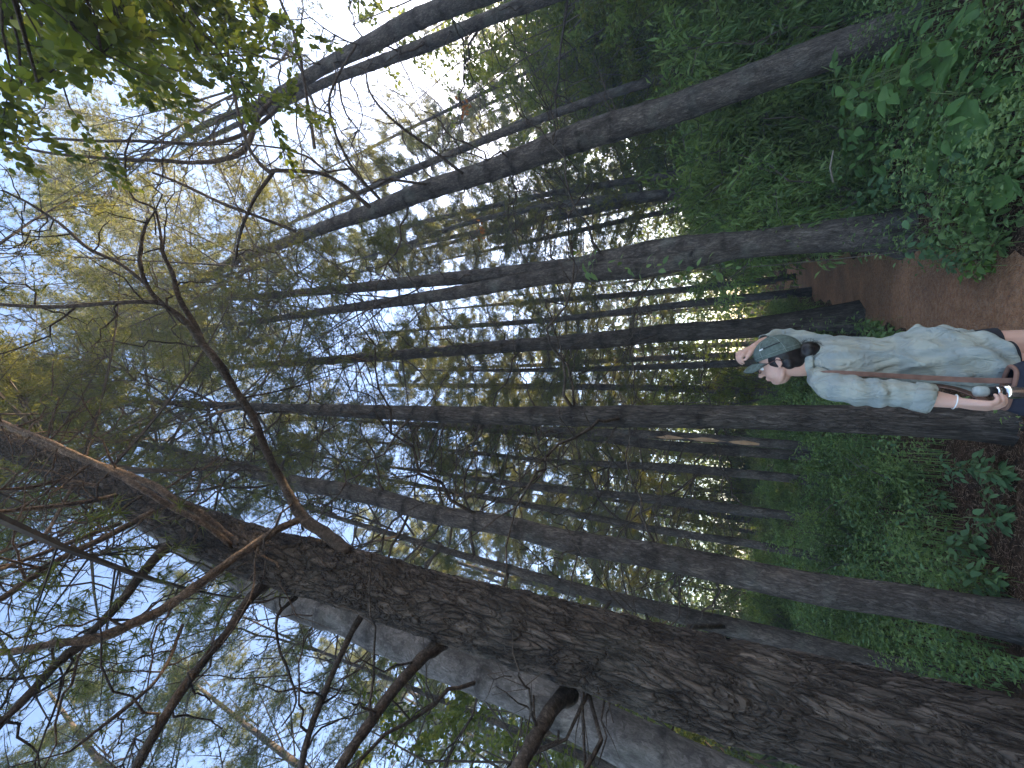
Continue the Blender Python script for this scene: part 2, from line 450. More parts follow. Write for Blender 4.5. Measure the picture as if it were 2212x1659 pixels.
CROWNS = [make_crown(100 + k, 8.0 + k % 3, 21.5 + (k % 2), 4.2 + .3 * (k % 3), limbs=74, tw=20, tf=10, per=12, nl=.12, nw=.009) for k in range(4)]
CROWNS_B = [make_crown(140 + k, 6.5 + k, 20 + k, 3.5, limbs=64, tw=15, tf=8, per=12, nl=.13, nw=.009, mats=[BK_TWIG, NEEDLE_B]) for k in range(3)]
CROWNS_FAR = [make_crown(180 + k, 3.6 + k, 19 + k, 3.5, limbs=76, tw=13, tf=9, nl=.16, nw=.011, per=14, mats=[BK_TWIG, NEEDLE_B if k % 2 else NEEDLE]) for k in range(4)]

def make_branch(seed, ln, r0, twigs=7, droop=.15, sub=True):
    """a bare dead branch along +X from the origin"""
    g = np.random.default_rng(seed); mb = MB()
    n = 12; t = np.linspace(0, 1, n)
    wy = np.cumsum(g.normal(size=n)) * .035 * ln; wz = np.cumsum(g.normal(size=n)) * .03 * ln
    wy -= wy[0]; wz -= wz[0]
    P = np.stack([t * ln, wy + .15 * g.normal() * ln * t ** 2, wz + ln * (.22 * t - droop * t ** 2)], 1)
    tube(mb, P, r0 * (1 - .8 * t) + .0015, 5)
    for k in range(twigs):
        s = g.uniform(.2, .98); i0 = min(n - 2, int(s * (n - 1))); b = P[i0]
        tl = ln * g.uniform(.12, .42) * (1.1 - .5 * s)
        d = unit(np.array([g.uniform(.3, 1), g.choice([-1, 1]) * g.uniform(.3, 1), g.uniform(-.4, .5)]))
        m = 6; u = np.linspace(0, 1, m); w = np.cumsum(g.normal(size=(m, 3)), 0) * .05 * tl; w -= w[0]
        Q = b + d * (u * tl)[:, None] + w + np.array([0, 0, 1]) * (g.uniform(-.2, .2) * tl * u ** 2)[:, None]
        tube(mb, Q, r0 * .38 * (1 - .75 * u) + .001, 4, cap=False)
        if sub:
            for q in range(3):
                c = Q[g.integers(1, m)]; dd = unit(d + g.normal(size=3) * .7); l2 = tl * g.uniform(.2, .5)
                tube(mb, np.array([c, c + dd * l2 * .5 + g.normal(size=3) * .01, c + dd * l2]), [r0 * .18, r0 * .12, .001], 3, cap=False)
    return mb.mesh('branch', BK_BRANCH)
BR = [make_branch(300 + k, [1.1, 1.7, 2.4, .7, 2.0, 1.4, 2.8, .45][k % 8], [.011, .014, .019, .008, .016, .012, .022, .008][k % 8], [7, 9, 12, 4, 10, 8, 14, 2][k % 8], droop=[.1, .3, .2, .05, .4, -.1, .25, 0][k % 8]) for k in range(16)]

# ------------------------------------------------------------------ pines
def trunk_path(rows, ztop, lean=0.5):
    """rows of (px, py, halfwidth px, Y) -> world points with radius, continued to the ground and to the tree top"""
    Q = []
    for px_, py_, hw, Y in rows:
        p = at(px_, py_, Y); Q.append([*p, radius_at(px_, py_, hw, Y)])
    Q = np.array(Q)
    Q = Q[np.argsort(Q[:, 2])]
    a, b = Q[0], Q[1]
    if a[2] > -.05:
        d = (a - b) / max(1e-3, (b[2] - a[2]))
        base = a[:3] + d[:3] * (a[2] + .1) * .6
        base[2] = -.1
        Q = np.vstack([[*base, a[3] * 1.12], Q])
    a, b = Q[-1], Q[-2]
    if ztop > a[2] + .5:
        d = (a[:3] - b[:3]) / (a[2] - b[2])
        h = ztop - a[2]
        m = a[:3] + d * h * .4; m[2] = a[2] + h * .4
        top = m + d * h * .3; top[2] = ztop
        Q = np.vstack([Q, [*m, a[3] * .6], [*top, .02]])
    return Q

def make_pine(rows, label, ztop=27, mat=None, n=20, step=.08, whorl=.62, branches=18, crown=0, cscale=1.0, seed=1, name='pine_tree', bscale=1.0, zb=(1.8, 11), flare=.25, group=None, rough=.02, bulge=.07, knot=1.0, parts=True, crot=None):
    g = np.random.default_rng(seed)
    Q = trunk_path(rows, ztop)
    S = spline(Q, step)
    P, rad = S[:, :3], np.maximum(S[:, 3], .012)
    base = P[0].copy(); base[2] = float(gh(base[0], base[1]))
    t = empty(name, base); tag(t, label, 'tree', group)
    z = P[:, 2]
    wz = []; q = g.uniform(.9, 1.3)
    while q < ztop: wz.append(q); q += whorl * g.uniform(.75, 1.3)
    wz = np.array(wz)
    near = np.min(np.abs(z[:, None] - wz[None]), 1)
    kn = np.exp(-(near / .055) ** 2) * np.clip((z - .6) / 1.6, .12, 1)
    rad = rad * (1 + bulge * kn) + flare * rad * np.exp(-np.maximum(z, 0) / .22)
    a = np.linspace(0, 2 * np.pi, n, endpoint=False)
    prof = 1 + rough * (np.sin(a * 3 + z[:, None] * .8 + seed) + .7 * np.sin(a * 5 - z[:, None] * 1.7) + .5 * np.sin(a * 2 + z[:, None] * 3.1))
    prof = prof + flare * .5 * np.exp(-np.maximum(z, 0) / .2)[:, None] * np.maximum(0, np.sin(a * 5 + seed))
    mb = MB(); tube(mb, P, rad, n, 0, kn * knot, cap=True, prof=prof)
    mb.build('trunk', mat or BK_MID, t, att='knot')
    cand = [w for w in wz if zb[0] < w < zb[1]]
    for k in range(branches):
        if not cand: break
        w = cand[int(k * len(cand) / max(1, branches)) % len(cand)] + g.uniform(-.03, .03)
        i0 = int(np.argmin(np.abs(z - w))); c = P[i0]
        az = g.uniform(0, 2 * np.pi)
        me = BR[g.integers(0, len(BR))]
        o = put('branch', me, t, Vector(c - base) + Vector((math.cos(az), math.sin(az), 0)) * float(rad[i0]) * .7,
                (g.uniform(-.6, .6), -g.uniform(-.15, .45), az), bscale * g.uniform(.6, 1.25))
    if crown is not None:
        me = crown if not isinstance(crown, int) else CROWNS[crown % 4]
        i0 = int(np.argmin(np.abs(z - ztop * .62))); c = P[i0]
        put('crown', me, t, (c[0] - base[0], c[1] - base[1], 0), (0, 0, g.uniform(0, 6.28) if crot is None else crot), (cscale, cscale, ztop / 22))
    return t, P, rad

A_rows = [(2212, 1655, 145, 2.42), (1850, 1556, 124, 2.42), (1481, 1461, 104, 2.36), (1250, 1392, 92, 2.28), (940, 1305, 76, 2.12), (735, 1241, 70, 1.92), (560, 1195, 64, 1.72), (400, 1130, 50, 1.55), (250, 1062, 40, 1.36), (150, 1018, 36, 1.2), (60, 978, 31, 1.02)]
tA, PA, rA = make_pine(A_rows, 'huge near pine with deeply plated bark and sunlit dead branches at its top', ztop=13, mat=BK_BIG, n=150, step=.014, branches=0, crown=None, seed=3, bulge=.05, knot=.55, whorl=.95, rough=.012)
B_rows = [(2000, 1870, 84, 3.2), (1480, 1660, 70, 3.15), (1154, 1503, 58, 3.1), (817, 1362, 52, 3.0), (746, 1330, 48, 2.95), (625, 1292, 45, 2.8), (430, 1186, 36, 2.5), (300, 1110, 28, 2.2)]
make_pine(B_rows, 'smooth grey pine trunk right behind the huge plated pine, partly hidden by it', ztop=19, mat=BK_BACK, n=28, step=.05, branches=16, crown=1, cscale=.8, seed=5, whorl=.8, zb=(2.2, 9))
C_rows = [(2208, 1346, 39, 4.0), (1965, 1300, 37, 4.0), (1739, 1268, 35, 4.0), (1442, 1206, 29, 4.0), (1234, 1171, 26, 4.0), (1095, 1136, 22, 4.0), (937, 1110, 21, 4.0), (830, 1078, 19, 4.0), (720, 1056, 18, 4.0), (625, 1041, 17, 4.0), (500, 1006, 13, 3.95), (400, 982, 10, 3.85)]
make_pine(C_rows, 'knotty grey pine with pale lichen spots rising from the greenery left of the woman', mat=BK_MID, branches=34, crown=2, seed=8, knot=1.0, n=24, step=.05, zb=(1.6, 12))
D_rows = [(2212, 915, 36, 4.2), (1965, 908, 33, 4.2), (1617, 901, 26, 4.2), (1407, 899, 24, 4.2), (1060, 898, 19, 4.2), (870, 892, 16, 4.2), (713, 886, 13, 4.2), (600, 882, 10, 4.2), (480, 876, 8, 4.15)]
make_pine(D_rows, 'straight pine directly behind the woman with dark furrowed bark', mat=BK_DARK, branches=32, crown=3, seed=13, n=24, step=.05, zb=(2.4, 12), bulge=.1)
E_rows = [(1860, 690, 27, 8.1), (1791, 689, 25, 8.1), (1617, 709, 22, 8.1), (1444, 719, 19, 8.1), (1303, 734, 18, 8.1), (1175, 742, 15, 8.1), (1095, 748, 14, 8.1), (921, 762, 11.5, 8.1), (713, 778, 9, 8.1), (600, 786, 7, 8.1)]
make_pine(E_rows, 'slim pine standing at the left edge of the path just beyond the woman', mat=BK_DARK, branches=30, crown=0, seed=17, zb=(2.5, 14), bscale=1.3, flare=.5)
F1 = [(1960, 500, 40, 6.15), (1791, 511, 34, 6.15), (1617, 528, 30, 6.15), (1444, 545, 31, 6.15), (1300, 566, 23, 6.15), (1234, 578, 21, 6.15), (1025, 597, 16, 6.15), (880, 611, 13, 6.15), (713, 627, 10, 6.15), (560, 640, 7, 6.15)]
tF, PF, rF = make_pine(F1, 'twin stemmed pine at the right edge of the path, its two trunks joined low down', mat=BK_MID, branches=26, crown=1, seed=23, zb=(2.5, 13), flare=.4)
F2 = [(1680, 522, 15, 6.15), (1560, 545, 22, 6.12), (1470, 562, 24, 6.08), (1380, 578, 24, 6.05), (1260, 590, 20, 6.05), (1165, 601, 17, 6.05), (956, 637, 14, 6.05), (830, 655, 11, 6.05), (713, 671, 9, 6.05), (600, 688, 7, 6.05), (520, 700, 5, 6.05)]
Q2 = np.array([[*at(a, b, Y), radius_at(a, b, h, Y)] for a, b, h, Y in F2])
S2 = spline(Q2, .08); mb = MB(); kk = np.exp(-((np.abs(((S2[:, 2] + .2) % .7) - .35)) / .05) ** 2)
tube(mb, S2[:, :3], S2[:, 3] * (1 + .08 * kk), 20, 0, kk)
mb.build('trunk', BK_MID, tF, att='knot')
put('crown', CROWNS[3], tF, (S2[-1, 0] - tF.location.x, S2[-1, 1] - tF.location.y, -1), (0, 0, 2.2), (.7, .7, 1))
G_rows = [(2010, 40, 44, 5.65), (1964, 58, 40, 5.65), (1791, 112, 41, 5.65), (1617, 176, 37, 5.65), (1444, 240, 34, 5.65), (1234, 303, 33, 5.65), (1060, 368, 26, 5.65), (921, 411, 23, 5.65), (817, 451, 20, 5.65), (713, 487, 15, 5.65), (600, 530, 12, 5.65), (521, 556, 11, 5.6), (440, 598, 8, 5.5)]
make_pine(G_rows, 'thick pine leaning inward on the right, its foot among the large leaves', mat=BK_MID, branches=36, crown=2, seed=29, zb=(3.0, 13), bulge=.09, bscale=1.15)
H1 = [(1700, -240, 44, 5.2), (1400, -135, 38, 5.2), (1150, -52, 34, 5.2), (1000, 2, 31, 5.2), (886, 48, 29, 5.2), (800, 95, 27, 5.2), (713, 138, 21, 5.2), (640, 182, 19, 5.2), (555, 228, 15, 5.15), (451, 266, 11, 5.05), (382, 303, 7, 4.9)]
make_pine(H1, 'upper one of the two dark parallel trunks at the top right corner of the forest', mat=BK_MID, branches=24, crown=3, seed=31, zb=(4, 13), n=24)
H2 = [(1500, -128, 25, 6.2), (1200, -14, 22, 6.2), (1060, 38, 19, 6.2), (921, 96, 20, 6.2), (820, 134, 17, 6.2), (713, 174, 14, 6.2), (630, 214, 12, 6.2)]
make_pine(H2, 'slimmer trunk just inside the dark one at the top right', mat=BK_MID, branches=24, crown=None, seed=37, zb=(4, 13))
# ---- slimmer trunks between them
mids = [
 ([(1500, 150, 13, 9), (1303, 208, 11, 9), (1025, 312, 9, 9), (817, 399, 7, 9), (700, 450, 5, 9)], 'thin pine just right of the thick leaning pine'),
 ([(1268, 97, 6, 12), (1043, 201, 5, 12), (860, 290, 4, 12)], 'very thin far trunk beneath the bright gap at the right'),
 ([(1700, 340, 9, 13), (1407, 384, 8, 13), (1165, 423, 6.5, 13), (886, 486, 5, 13)], 'first slim trunk left of the thick leaning pine'),
 ([(1700, 392, 9, 12), (1216, 441, 8, 12), (1025, 478, 6, 12), (921, 513, 5, 12)], 'second slim trunk left of the thick leaning pine'),
 ([(1700, 405, 6, 15), (1338, 440, 6, 15), (1095, 494, 5, 15), (950, 530, 4, 15)], 'third slim trunk left of the thick leaning pine'),
 ([(1700, 425, 7, 16), (1459, 454, 6, 16), (1165, 517, 5, 16)], 'slim trunk just right of the twin stemmed pine'),
 ([(1640, 846, 8, 15), (1407, 838, 7, 15), (1095, 834, 6, 15), (850, 832, 4, 15)], 'reddish slim pine to the right of the trunk behind the woman'),
 ([(1830, 972, 11, 9), (1791, 968, 10, 9), (1670, 958, 10, 9), (1444, 941, 9, 9), (1200, 930, 8, 9), (1060, 922, 6, 9), (900, 915, 4, 9)], 'dead pine with a long strip of bare orange wood'),
 ([(1790, 990, 12, 9.6), (1756, 986, 11, 9.6), (1444, 963, 11, 9.6), (1234, 941, 8, 9.6), (1000, 925, 6, 9.6)], 'slim grey pine touching the stripped dead pine on its left'),
 ([(1790, 1046, 11, 9.4), (1687, 1031, 10, 9.4), (1444, 1010, 9, 9.4), (1199, 996, 5, 9.4), (1000, 976, 4, 9.4), (869, 961, 3, 9.4), (760, 950, 2, 9.4)], 'very tall thin pole with a sunlit tip between the two grey pines'),
 ([(1800, 1130, 11, 8.8), (1756, 1121, 10, 8.8), (1444, 1080, 9, 8.8), (1300, 1066, 8, 8.8), (1182, 1055, 7, 8.8), (1000, 1030, 5, 8.8)], 'slim pine with ringed knots right of the knotty grey pine'),
 ([(1830, 1217, 10, 8.4), (1808, 1211, 9.5, 8.4), (1617, 1174, 9, 8.4), (1444, 1149, 8, 8.4), (1240, 1110, 7, 8.4), (1050, 1075, 6, 8.4)], 'slim pine hugging the right side of the knotty grey trunk'),
 ([(2060, 1475, 27, 5.0), (1808, 1408, 24, 5.0), (1652, 1370, 22, 5.0), (1444, 1322, 18, 5.0), (1250, 1272, 13, 5.0), (1050, 1215, 9, 5.0), (900, 1170, 7, 5.0)], 'dark trunk squeezed beside the huge plated pine on its right'),
 ([(1700, 1500, 20, 6), (1303, 1652, 13, 6), (1189, 1608, 9, 6), (1060, 1556, 7, 6), (850, 1470, 6, 6)], 'far pale trunk beyond the grey smooth pine at the lower left corner'),
 ([(1700, 600, 6, 18), (1400, 632, 6, 18), (1150, 652, 5, 18)], 'dark slim trunk over the bend of the path'),
 ([(1720, 633, 9, 13), (1500, 655, 8, 13), (1200, 690, 6, 13), (1000, 705, 5, 13)], 'slim trunk right of the slim pine beside the path'),
]
mid_labels_used = []
for k, (rows, lab) in enumerate(mids):
    if k == 13: rows = [(1303, 1652, 13, 6), (1189, 1608, 10, 6), (1060, 1556, 8, 6), (850, 1470, 6, 6)]
    far = rows[0][3] > 10
    t, P_, r_ = make_pine(rows, lab, ztop=(26 if k < 2 else 19) if k != 9 else 12, mat=BK_FAR if far else BK_MID, n=12, step=.15, branches=12 if far else 16, crown=(CROWNS[k] if k < 2 else CROWNS_B[k % 3]) if k not in (7,) else None, seed=50 + k, zb=(1.5, 13), cscale=.8 if k > 1 else .5, bscale=1.1, flare=.15, bulge=.12)
    if k == 7:                                # the stripped strip of bare wood facing the path
        seg = (P_[:, 2] > 1.3) & (P_[:, 2] < 3.4); Ps = P_[seg] + np.array([-.3, -.9, 0]) * .055; 
        mb = MB(); tube(mb, Ps, r_[seg] * (.5 + .12 * np.sin(Ps[:, 2] * 9)), 10)
        mb.build('bare_wood', STRIP, t)

# ---- the big branches of the near pine: rows (px, py, z, halfwidth px)
def traced(rows, parent, mat=BK_BRANCH, n=10, name='branch', step=.05, twigs=0, seed=0, att=False):
    g = np.random.default_rng(seed)
    Q = []
    for px_, py_, z_, hw in rows:
        v = ray(px_, py_); t = (z_ - CAMZ) / v[2]; Q.append([*(np.array([0, 0, CAMZ]) + v * t), .85 * hw / FPX * t])
    S = spline(np.array(Q), step); P = S[:, :3]; r = np.maximum(S[:, 3], .0015)
    k = len(P); mb = MB()
    P = P + np.cumsum(g.normal(size=(k, 3)), 0) * .0015 if k > 3 else P
    tube(mb, P, r * (1 + .10 * np.sin(np.arange(k) * 1.9 + seed) * (g.random(k) > .5)), n)
    o = mb.build(name, mat, parent)
    for q in range(twigs):
        i0 = int(g.integers(int(k * .15), k)); mm = MB()
        az = g.uniform(0, 6.28); d = unit(np.array([math.cos(az), math.sin(az), g.uniform(-.5, .6)])); tl = g.uniform(.25, .9)
        u = np.linspace(0, 1, 9); w = np.cumsum(g.normal(size=(9, 3)), 0) * .04 * tl; w -= w[0]
        T_ = P[i0] + d * (u * tl)[:, None] + w
        tube(mm, T_, np.minimum(r[i0] * .45, .008) * (1 - .75 * u) + .001, 5, cap=False)
        for _ in range(4):
            c = T_[g.integers(2, 9)]; d2 = unit(d + g.normal(size=3) * .8); l2 = tl * g.uniform(.15, .45)
            tube(mm, np.array([c, c + d2 * l2 * .5 + g.normal(size=3) * .015, c + d2 * l2]), [.003, .002, .001], 3, cap=False)
        mm.build('twig', mat, o)
    return o, P
A_br = [
 ([(752, 1196, 4.25, 17), (700, 1150, 4.5, 14), (655, 1118, 4.7, 14), (612, 1050, 4.9, 10), (570, 965, 5.1, 9), (545, 900, 5.2, 9), (500, 830, 5.35, 9), (470, 780, 5.4, 10), (436, 738, 5.5, 9), (400, 690, 5.6, 7), (350, 655, 5.7, 6), (320, 620, 5.75, 5), (305, 575, 5.8, 5), (308, 520, 5.9, 4), (322, 470, 5.95, 3)], 10),
 ([(436, 738, 5.5, 8), (420, 700, 5.6, 7), (385, 640, 5.7, 6), (372, 590, 5.8, 5), (350, 545, 5.9, 4), (345, 500, 6.0, 3), (330, 450, 6.1, 3), (290, 430, 6.2, 2.6), (272, 380, 6.3, 2.4), (270, 330, 6.4, 2.2), (285, 285, 6.5, 2)], 6),
 ([(342, 650, 5.7, 5), (300, 652, 5.8, 5), (200, 656, 6.1, 5), (100, 662, 6.4, 5), (0, 657, 6.7, 4), (-60, 655, 7, 3)], 4),
 ([(322, 620, 5.75, 4), (260, 570, 6.0, 4), (190, 535, 6.2, 4), (130, 485, 6.5, 3.4), (60, 440, 6.8, 3), (0, 412, 7, 2.4)], 5),
 ([(655, 1120, 4.7, 9), (600, 1145, 4.75, 10), (548, 1180, 4.8, 11), (480, 1228, 4.85, 11), (420, 1272, 4.9, 12), (350, 1320, 5.0, 12), (290, 1347, 5.05, 12), (240, 1370, 5.1, 13), (200, 1382, 5.15, 11), (120, 1390, 5.3, 9), (50, 1402, 5.4, 8), (-30, 1415, 5.6, 6)], 7),
 ([(210, 1380, 5.15, 12), (160, 1405, 5.2, 11), (110, 1450, 5.2, 10), (60, 1505, 5.2, 9), (0, 1560, 5.2, 8), (-40, 1600, 5.2, 7)], 3),
 ([(585, 1255, 4.95, 16), (540, 1290, 4.8, 12), (490, 1365, 4.75, 11), (430, 1440, 4.7, 11), (380, 1510, 4.65, 12), (330, 1590, 4.6, 12), (280, 1680, 4.6, 12)], 4),
 ([(960, 1385, 3.45, 20), (915, 1420, 3.45, 15), (860, 1480, 3.42, 14), (800, 1560, 3.4, 14), (740, 1650, 3.38, 13), (700, 1720, 3.35, 13)], 3),
 ([(1230, 1500, 2.62, 24), (1200, 1520, 2.62, 19), (1165, 1580, 2.62, 18), (1125, 1660, 2.6, 18), (1090, 1740, 2.6, 17)], 1),
 ([(782, 1330, 4.2, 9), (760, 1365, 4.2, 8), (725, 1440, 4.15, 7), (690, 1520, 4.1, 8), (655, 1620, 4.1, 8), (640, 1700, 4.1, 8)], 3),
 ([(545, 1190, 5.1, 7), (490, 1155, 5.25, 8), (430, 1108, 5.45, 9), (370, 1075, 5.6, 9), (330, 1045, 5.8, 8), (250, 1012, 6.1, 8), (150, 975, 6.5, 8), (80, 945, 6.9, 7), (0, 905, 7.4, 6), (-60, 880, 7.8, 5)], 9),
 ([(500, 1178, 5.15, 6), (440, 1130, 5.3, 7), (380, 1100, 5.5, 7), (300, 1055, 5.7, 7), (220, 1010, 6.1, 6), (120, 960, 6.5, 6), (40, 925, 6.9, 5), (-30, 900, 7.2, 4)], 7),
 ([(330, 1105, 6.0, 8), (290, 1125, 5.9, 7), (240, 1152, 5.8, 8), (180, 1180, 5.7, 8), (110, 1215, 5.7, 8), (50, 1255, 5.7, 8), (0, 1290, 5.7, 8), (-40, 1310, 5.7, 7)], 8),
 ([(250, 1070, 6.6, 6), (170, 1085, 6.5, 6), (90, 1095, 6.5, 6), (0, 1105, 6.5, 5), (-40, 1108, 6.5, 5)], 8),
 ([(360, 1180, 5.6, 13), (320, 1225, 5.5, 11), (260, 1300, 5.4, 10), (200, 1365, 5.3, 9), (130, 1430, 5.3, 8), (60, 1500, 5.3, 8), (0, 1570, 5.3, 8), (-40, 1620, 5.3, 7)], 4),
 ([(260, 1130, 6.3, 6), (180, 1160, 6.2, 6), (110, 1190, 6.1, 5), (40, 1215, 6.1, 5), (-20, 1240, 6.0, 5)], 7),
 ([(395, 1350, 5.0, 4), (370, 1420, 4.8, 4), (330, 1480, 4.7, 4), (260, 1540, 4.7, 5), (210, 1580, 4.7, 4), (150, 1625, 4.7, 3)], 3),
 ([(640, 1290, 4.75, 6), (600, 1330, 4.7, 4), (602, 1400, 4.65, 3), (622, 1450, 4.6, 3), (640, 1520, 4.6, 2.5), (610, 1570, 4.6, 2)], 3),
 ([(210, 1050, 6.8, 5), (130, 1040, 7, 5), (60, 1055, 7, 4), (-20, 1060, 7, 4)], 8),
 ([(160, 1040, 7.2, 4), (100, 1150, 6.5, 4), (40, 1180, 6.3, 4), (-20, 1200, 6.2, 4)], 8),
]
for k, (rows, tw) in enumerate(A_br):
    traced(rows, tA, mat=BK_SUNLIT if k in (10, 11, 12, 13, 15, 18, 19, 4) else BK_BRANCH, seed=700 + k, twigs=tw + 2)
# needle sprays still alive on those branches
def spray(px_, py_, z_, sz, parent, seed, per=60):
    g = np.random.default_rng(seed); c = atz(px_, py_, z_); mb = MB()
    for q in range(3):
        d = rdir(1, g)[0]; tufts(mb, (c + g.normal(size=3) * sz * .35)[None], d[None], per, sz, .0022, 0, g, .7)
    o = mb.build('needle_spray', NEEDLE, parent, smooth=False)
for k, (a_, b_, z_) in enumerate([(238, 1408, 4.9), (215, 1448, 4.9), (262, 1462, 4.9), (330, 1395, 5.0), (180, 1300, 5.5), (345, 1240, 5.2), (150, 1335, 5.4), (90, 1320, 5.5)]):
    spray(a_, b_, z_, .12, tA, 900 + k)
crownA = put('crown', CROWNS[0], tA, (PA[-1][0] - tA.location.x - .2, PA[-1][1] - tA.location.y - .2, -3.5), (0, 0, 1.0), (.9, .9, 1.0))

# long dead branches of the leaning pines on the right that cross the sky
tG = [o for o in bpy.data.objects if o.name.startswith('pine_tree') and 'thick pine leaning' in (o.get('label') or '')][0]
tH = [o for o in bpy.data.objects if o.name.startswith('pine_tree') and 'upper one of' in (o.get('label') or '')][0]
for k, (rows, par) in enumerate([
 ([(600, 205, 9.5, 6), (560, 250, 9.6, 6), (530, 320, 9.7, 7), (480, 345, 9.8, 6), (420, 352, 10, 5), (350, 348, 10.2, 4.5), (250, 345, 10.6, 4), (130, 335, 11, 3.5), (30, 318, 11.3, 3)], tH),
 ([(640, 195, 9.4, 5), (560, 270, 9.8, 5), (500, 300, 10, 5), (440, 312, 10.2, 4.5), (330, 308, 10.6, 4), (200, 305, 11, 3.5), (100, 300, 11.4, 3), (0, 315, 11.8, 2.4)], tH),
 ([(800, 448, 6.8, 6), (740, 400, 7, 5), (690, 375, 7.2, 5), (600, 368, 7.5, 5), (585, 372, 7.6, 6), (560, 350, 7.7, 4.5), (535, 310, 7.8, 4), (515, 240, 8, 4), (500, 150, 8.2, 4), (490, 60, 8.4, 3.6), (480, -20, 8.5, 3)], tG),
 ([(590, 372, 7.6, 5), (550, 430, 7.7, 4), (520, 500, 7.8, 3.4), (510, 560, 7.9, 2.6)], tG),
 ([(680, 320, 7.8, 4.5), (665, 230, 8, 4), (640, 90, 8.2, 4), (600, -10, 8.4, 3.4)], tG),
 ([(640, 500, 9, 4), (560, 470, 9.2, 4), (480, 440, 9.5, 4), (400, 400, 9.8, 3.6), (330, 372, 10, 3.2)], tG),
 ([(820, 430, 6.9, 4), (760, 360, 7, 3.4), (715, 250, 7.1, 3.2), (725, 180, 7.2, 3), (770, 100, 7.2, 3)], tG),
 ([(1000, 375, 5.2, 4), (930, 320, 5.4, 3.4), (850, 260, 5.6, 3), (800, 200, 5.8, 2.6), (790, 150, 5.9, 2)], tG),
]):
    traced(rows, par, seed=800 + k, twigs=6, n=7)

for k, (x, y, zt_, lab) in enumerate([(-7.6, .7, 20, 'leaning pine whose crown closes the sky at the lower left corner'), (-4.4, -1.5, 25, 'pine whose needles reach over the sunlit branches of the huge near pine'), (-8.9, 3.2, 19, 'pine at the lower left edge whose crown fills the sky beyond the dark branches'), (-10.5, 6.4, 20, 'farther pine crown beyond the dark branches at the lower left')]):
    t = empty('pine_tree', (x, y, 0)); tag(t, lab, 'tree')
    mb = MB(); zz = np.linspace(-.1, zt_, 80); tube(mb, np.stack([.1 * np.sin(zz * .2), .1 * np.cos(zz * .17) - .1, zz], 1), .16 * (1 - .85 * zz / zt_) + .01, 14, 0, 0.0)
    mb.build('trunk', BK_MID, None, att='knot').parent = t
    put('crown', [CROWNS_B[0], CROWNS[1], CROWNS_B[1], CROWNS_B[2]][k], t, sc=(1.0, 1.0, zt_ / 22), rot=(0, 0, k * 2.0))

def zone(x, y, z):
    v = np.array([x, y, z - CAMZ]); dep = v[1] * cp + v[2] * sp
    if dep < .1: return 'behind the near pine'
    py_ = PH / 2 - FPX * v[0] / dep
    for lim, t in ((182, 'to the right of the thick leaning pine'), (530, 'between the leaning pine and the twin stemmed pine'), (711, 'between the twin stemmed pine and the slim path side pine'),
                   (901, 'between the path side pine and the trunk behind the woman'), (1238, 'between the trunk behind the woman and the knotty grey pine')):
        if py_ < lim: return t
    return 'between the knotty grey pine and the huge near pine'

# ------------------------------------------------------------------ more distant pines, seen between the near trunks
far_spots = []
g = np.random.default_rng(77)
tries = 0
while len(far_spots) < 96 and tries < 9000:
    tries += 1
    Y = g.uniform(13, 46); X_ = g.uniform(-1.15, 1.25) * Y
    if on_path(X_, min(Y, 27), .9) and Y < 28: continue
    if abs(math.degrees(math.atan2(X_ + 1, Y - 1.2)) - SUN_AZ) < 13 and (math.hypot(X_, Y) < 22 or g.random() < .3): continue
    if any(math.hypot(X_ - a, Y - b) < 2.3 for a, b in far_spots): continue
    far_spots.append((X_, Y))
far_spots += [(16.5, 19.2), (22.5, 18.6), (13.2, 17.2), (20.5, 24.5)]
TR = []
for k in range(5):
    mb = MB(); q = np.random.default_rng(500 + k); zz = np.linspace(-.2, 20, 60)
    Pp = np.stack([.12 * np.sin(zz * .3 + k), .12 * np.cos(zz * .23 + k), zz], 1)
    rr_ = .13 * (1 - .8 * zz / 20) + .02; kn = np.exp(-((np.abs(((zz + .1 * k) % .7) - .35)) / .08) ** 2)
    tube(mb, Pp, rr_ * (1 + .08 * kn), 10, 0, kn)
    for s in range(26):
        z0 = q.uniform(1.5, 11); az = q.uniform(0, 6.28); l = q.uniform(.5, 1.8); h = np.array([math.cos(az), math.sin(az), q.uniform(-.1, .35)])
        c = np.array([0, 0, z0]); e = c + h * l; mid = (c + e) / 2 + q.normal(size=3) * .07
        tube(mb, np.array([c, mid, e]), [.014, .01, .004], 4, cap=False)
    TR.append(mb.mesh('trunk', BK_FAR, att='knot'))
zone_lab = {
 0: ('slender far pine in the dim stand at the left beyond the knotty grey trunk', 'far pines in the left stand'),
 1: ('slender far pine in the stand straight ahead beyond the end of the path', 'far pines straight ahead'),
 2: ('slender far pine against the bright glow on the right side of the forest', 'far pines on the right against the glow')}
for k, (X_, Y) in enumerate(far_spots):
    zn = 0 if X_ / Y < -.25 else (1 if X_ / Y < .35 else 2)
    t = empty('pine_tree', (X_, Y, float(gh(X_, Y))))
    fr = 'slender' if Y < 21 else ('thin distant' if Y < 33 else 'faint far')
    tag(t, fr + ' pine ' + zone(X_, Y, 1.7), 'tree', fr + ' pines ' + zone(X_, Y, 1.7))
    t.rotation_euler = (0, 0, g.uniform(0, 6.28)); s = g.uniform(.8, 1.2)
    if abs(math.degrees(math.atan2(X_ + 1, Y - 1.2)) - SUN_AZ) < 13 and k < len(far_spots) - 4: s = min(1.0, .026 * math.hypot(X_, Y)) * g.uniform(.8, 1.05)
    put('trunk', TR[k % 5], t, sc=(s, s, s)); put('crown', CROWNS_FAR[k % 4], t, sc=(s, s, s), rot=(0, 0, g.uniform(0, 6)))

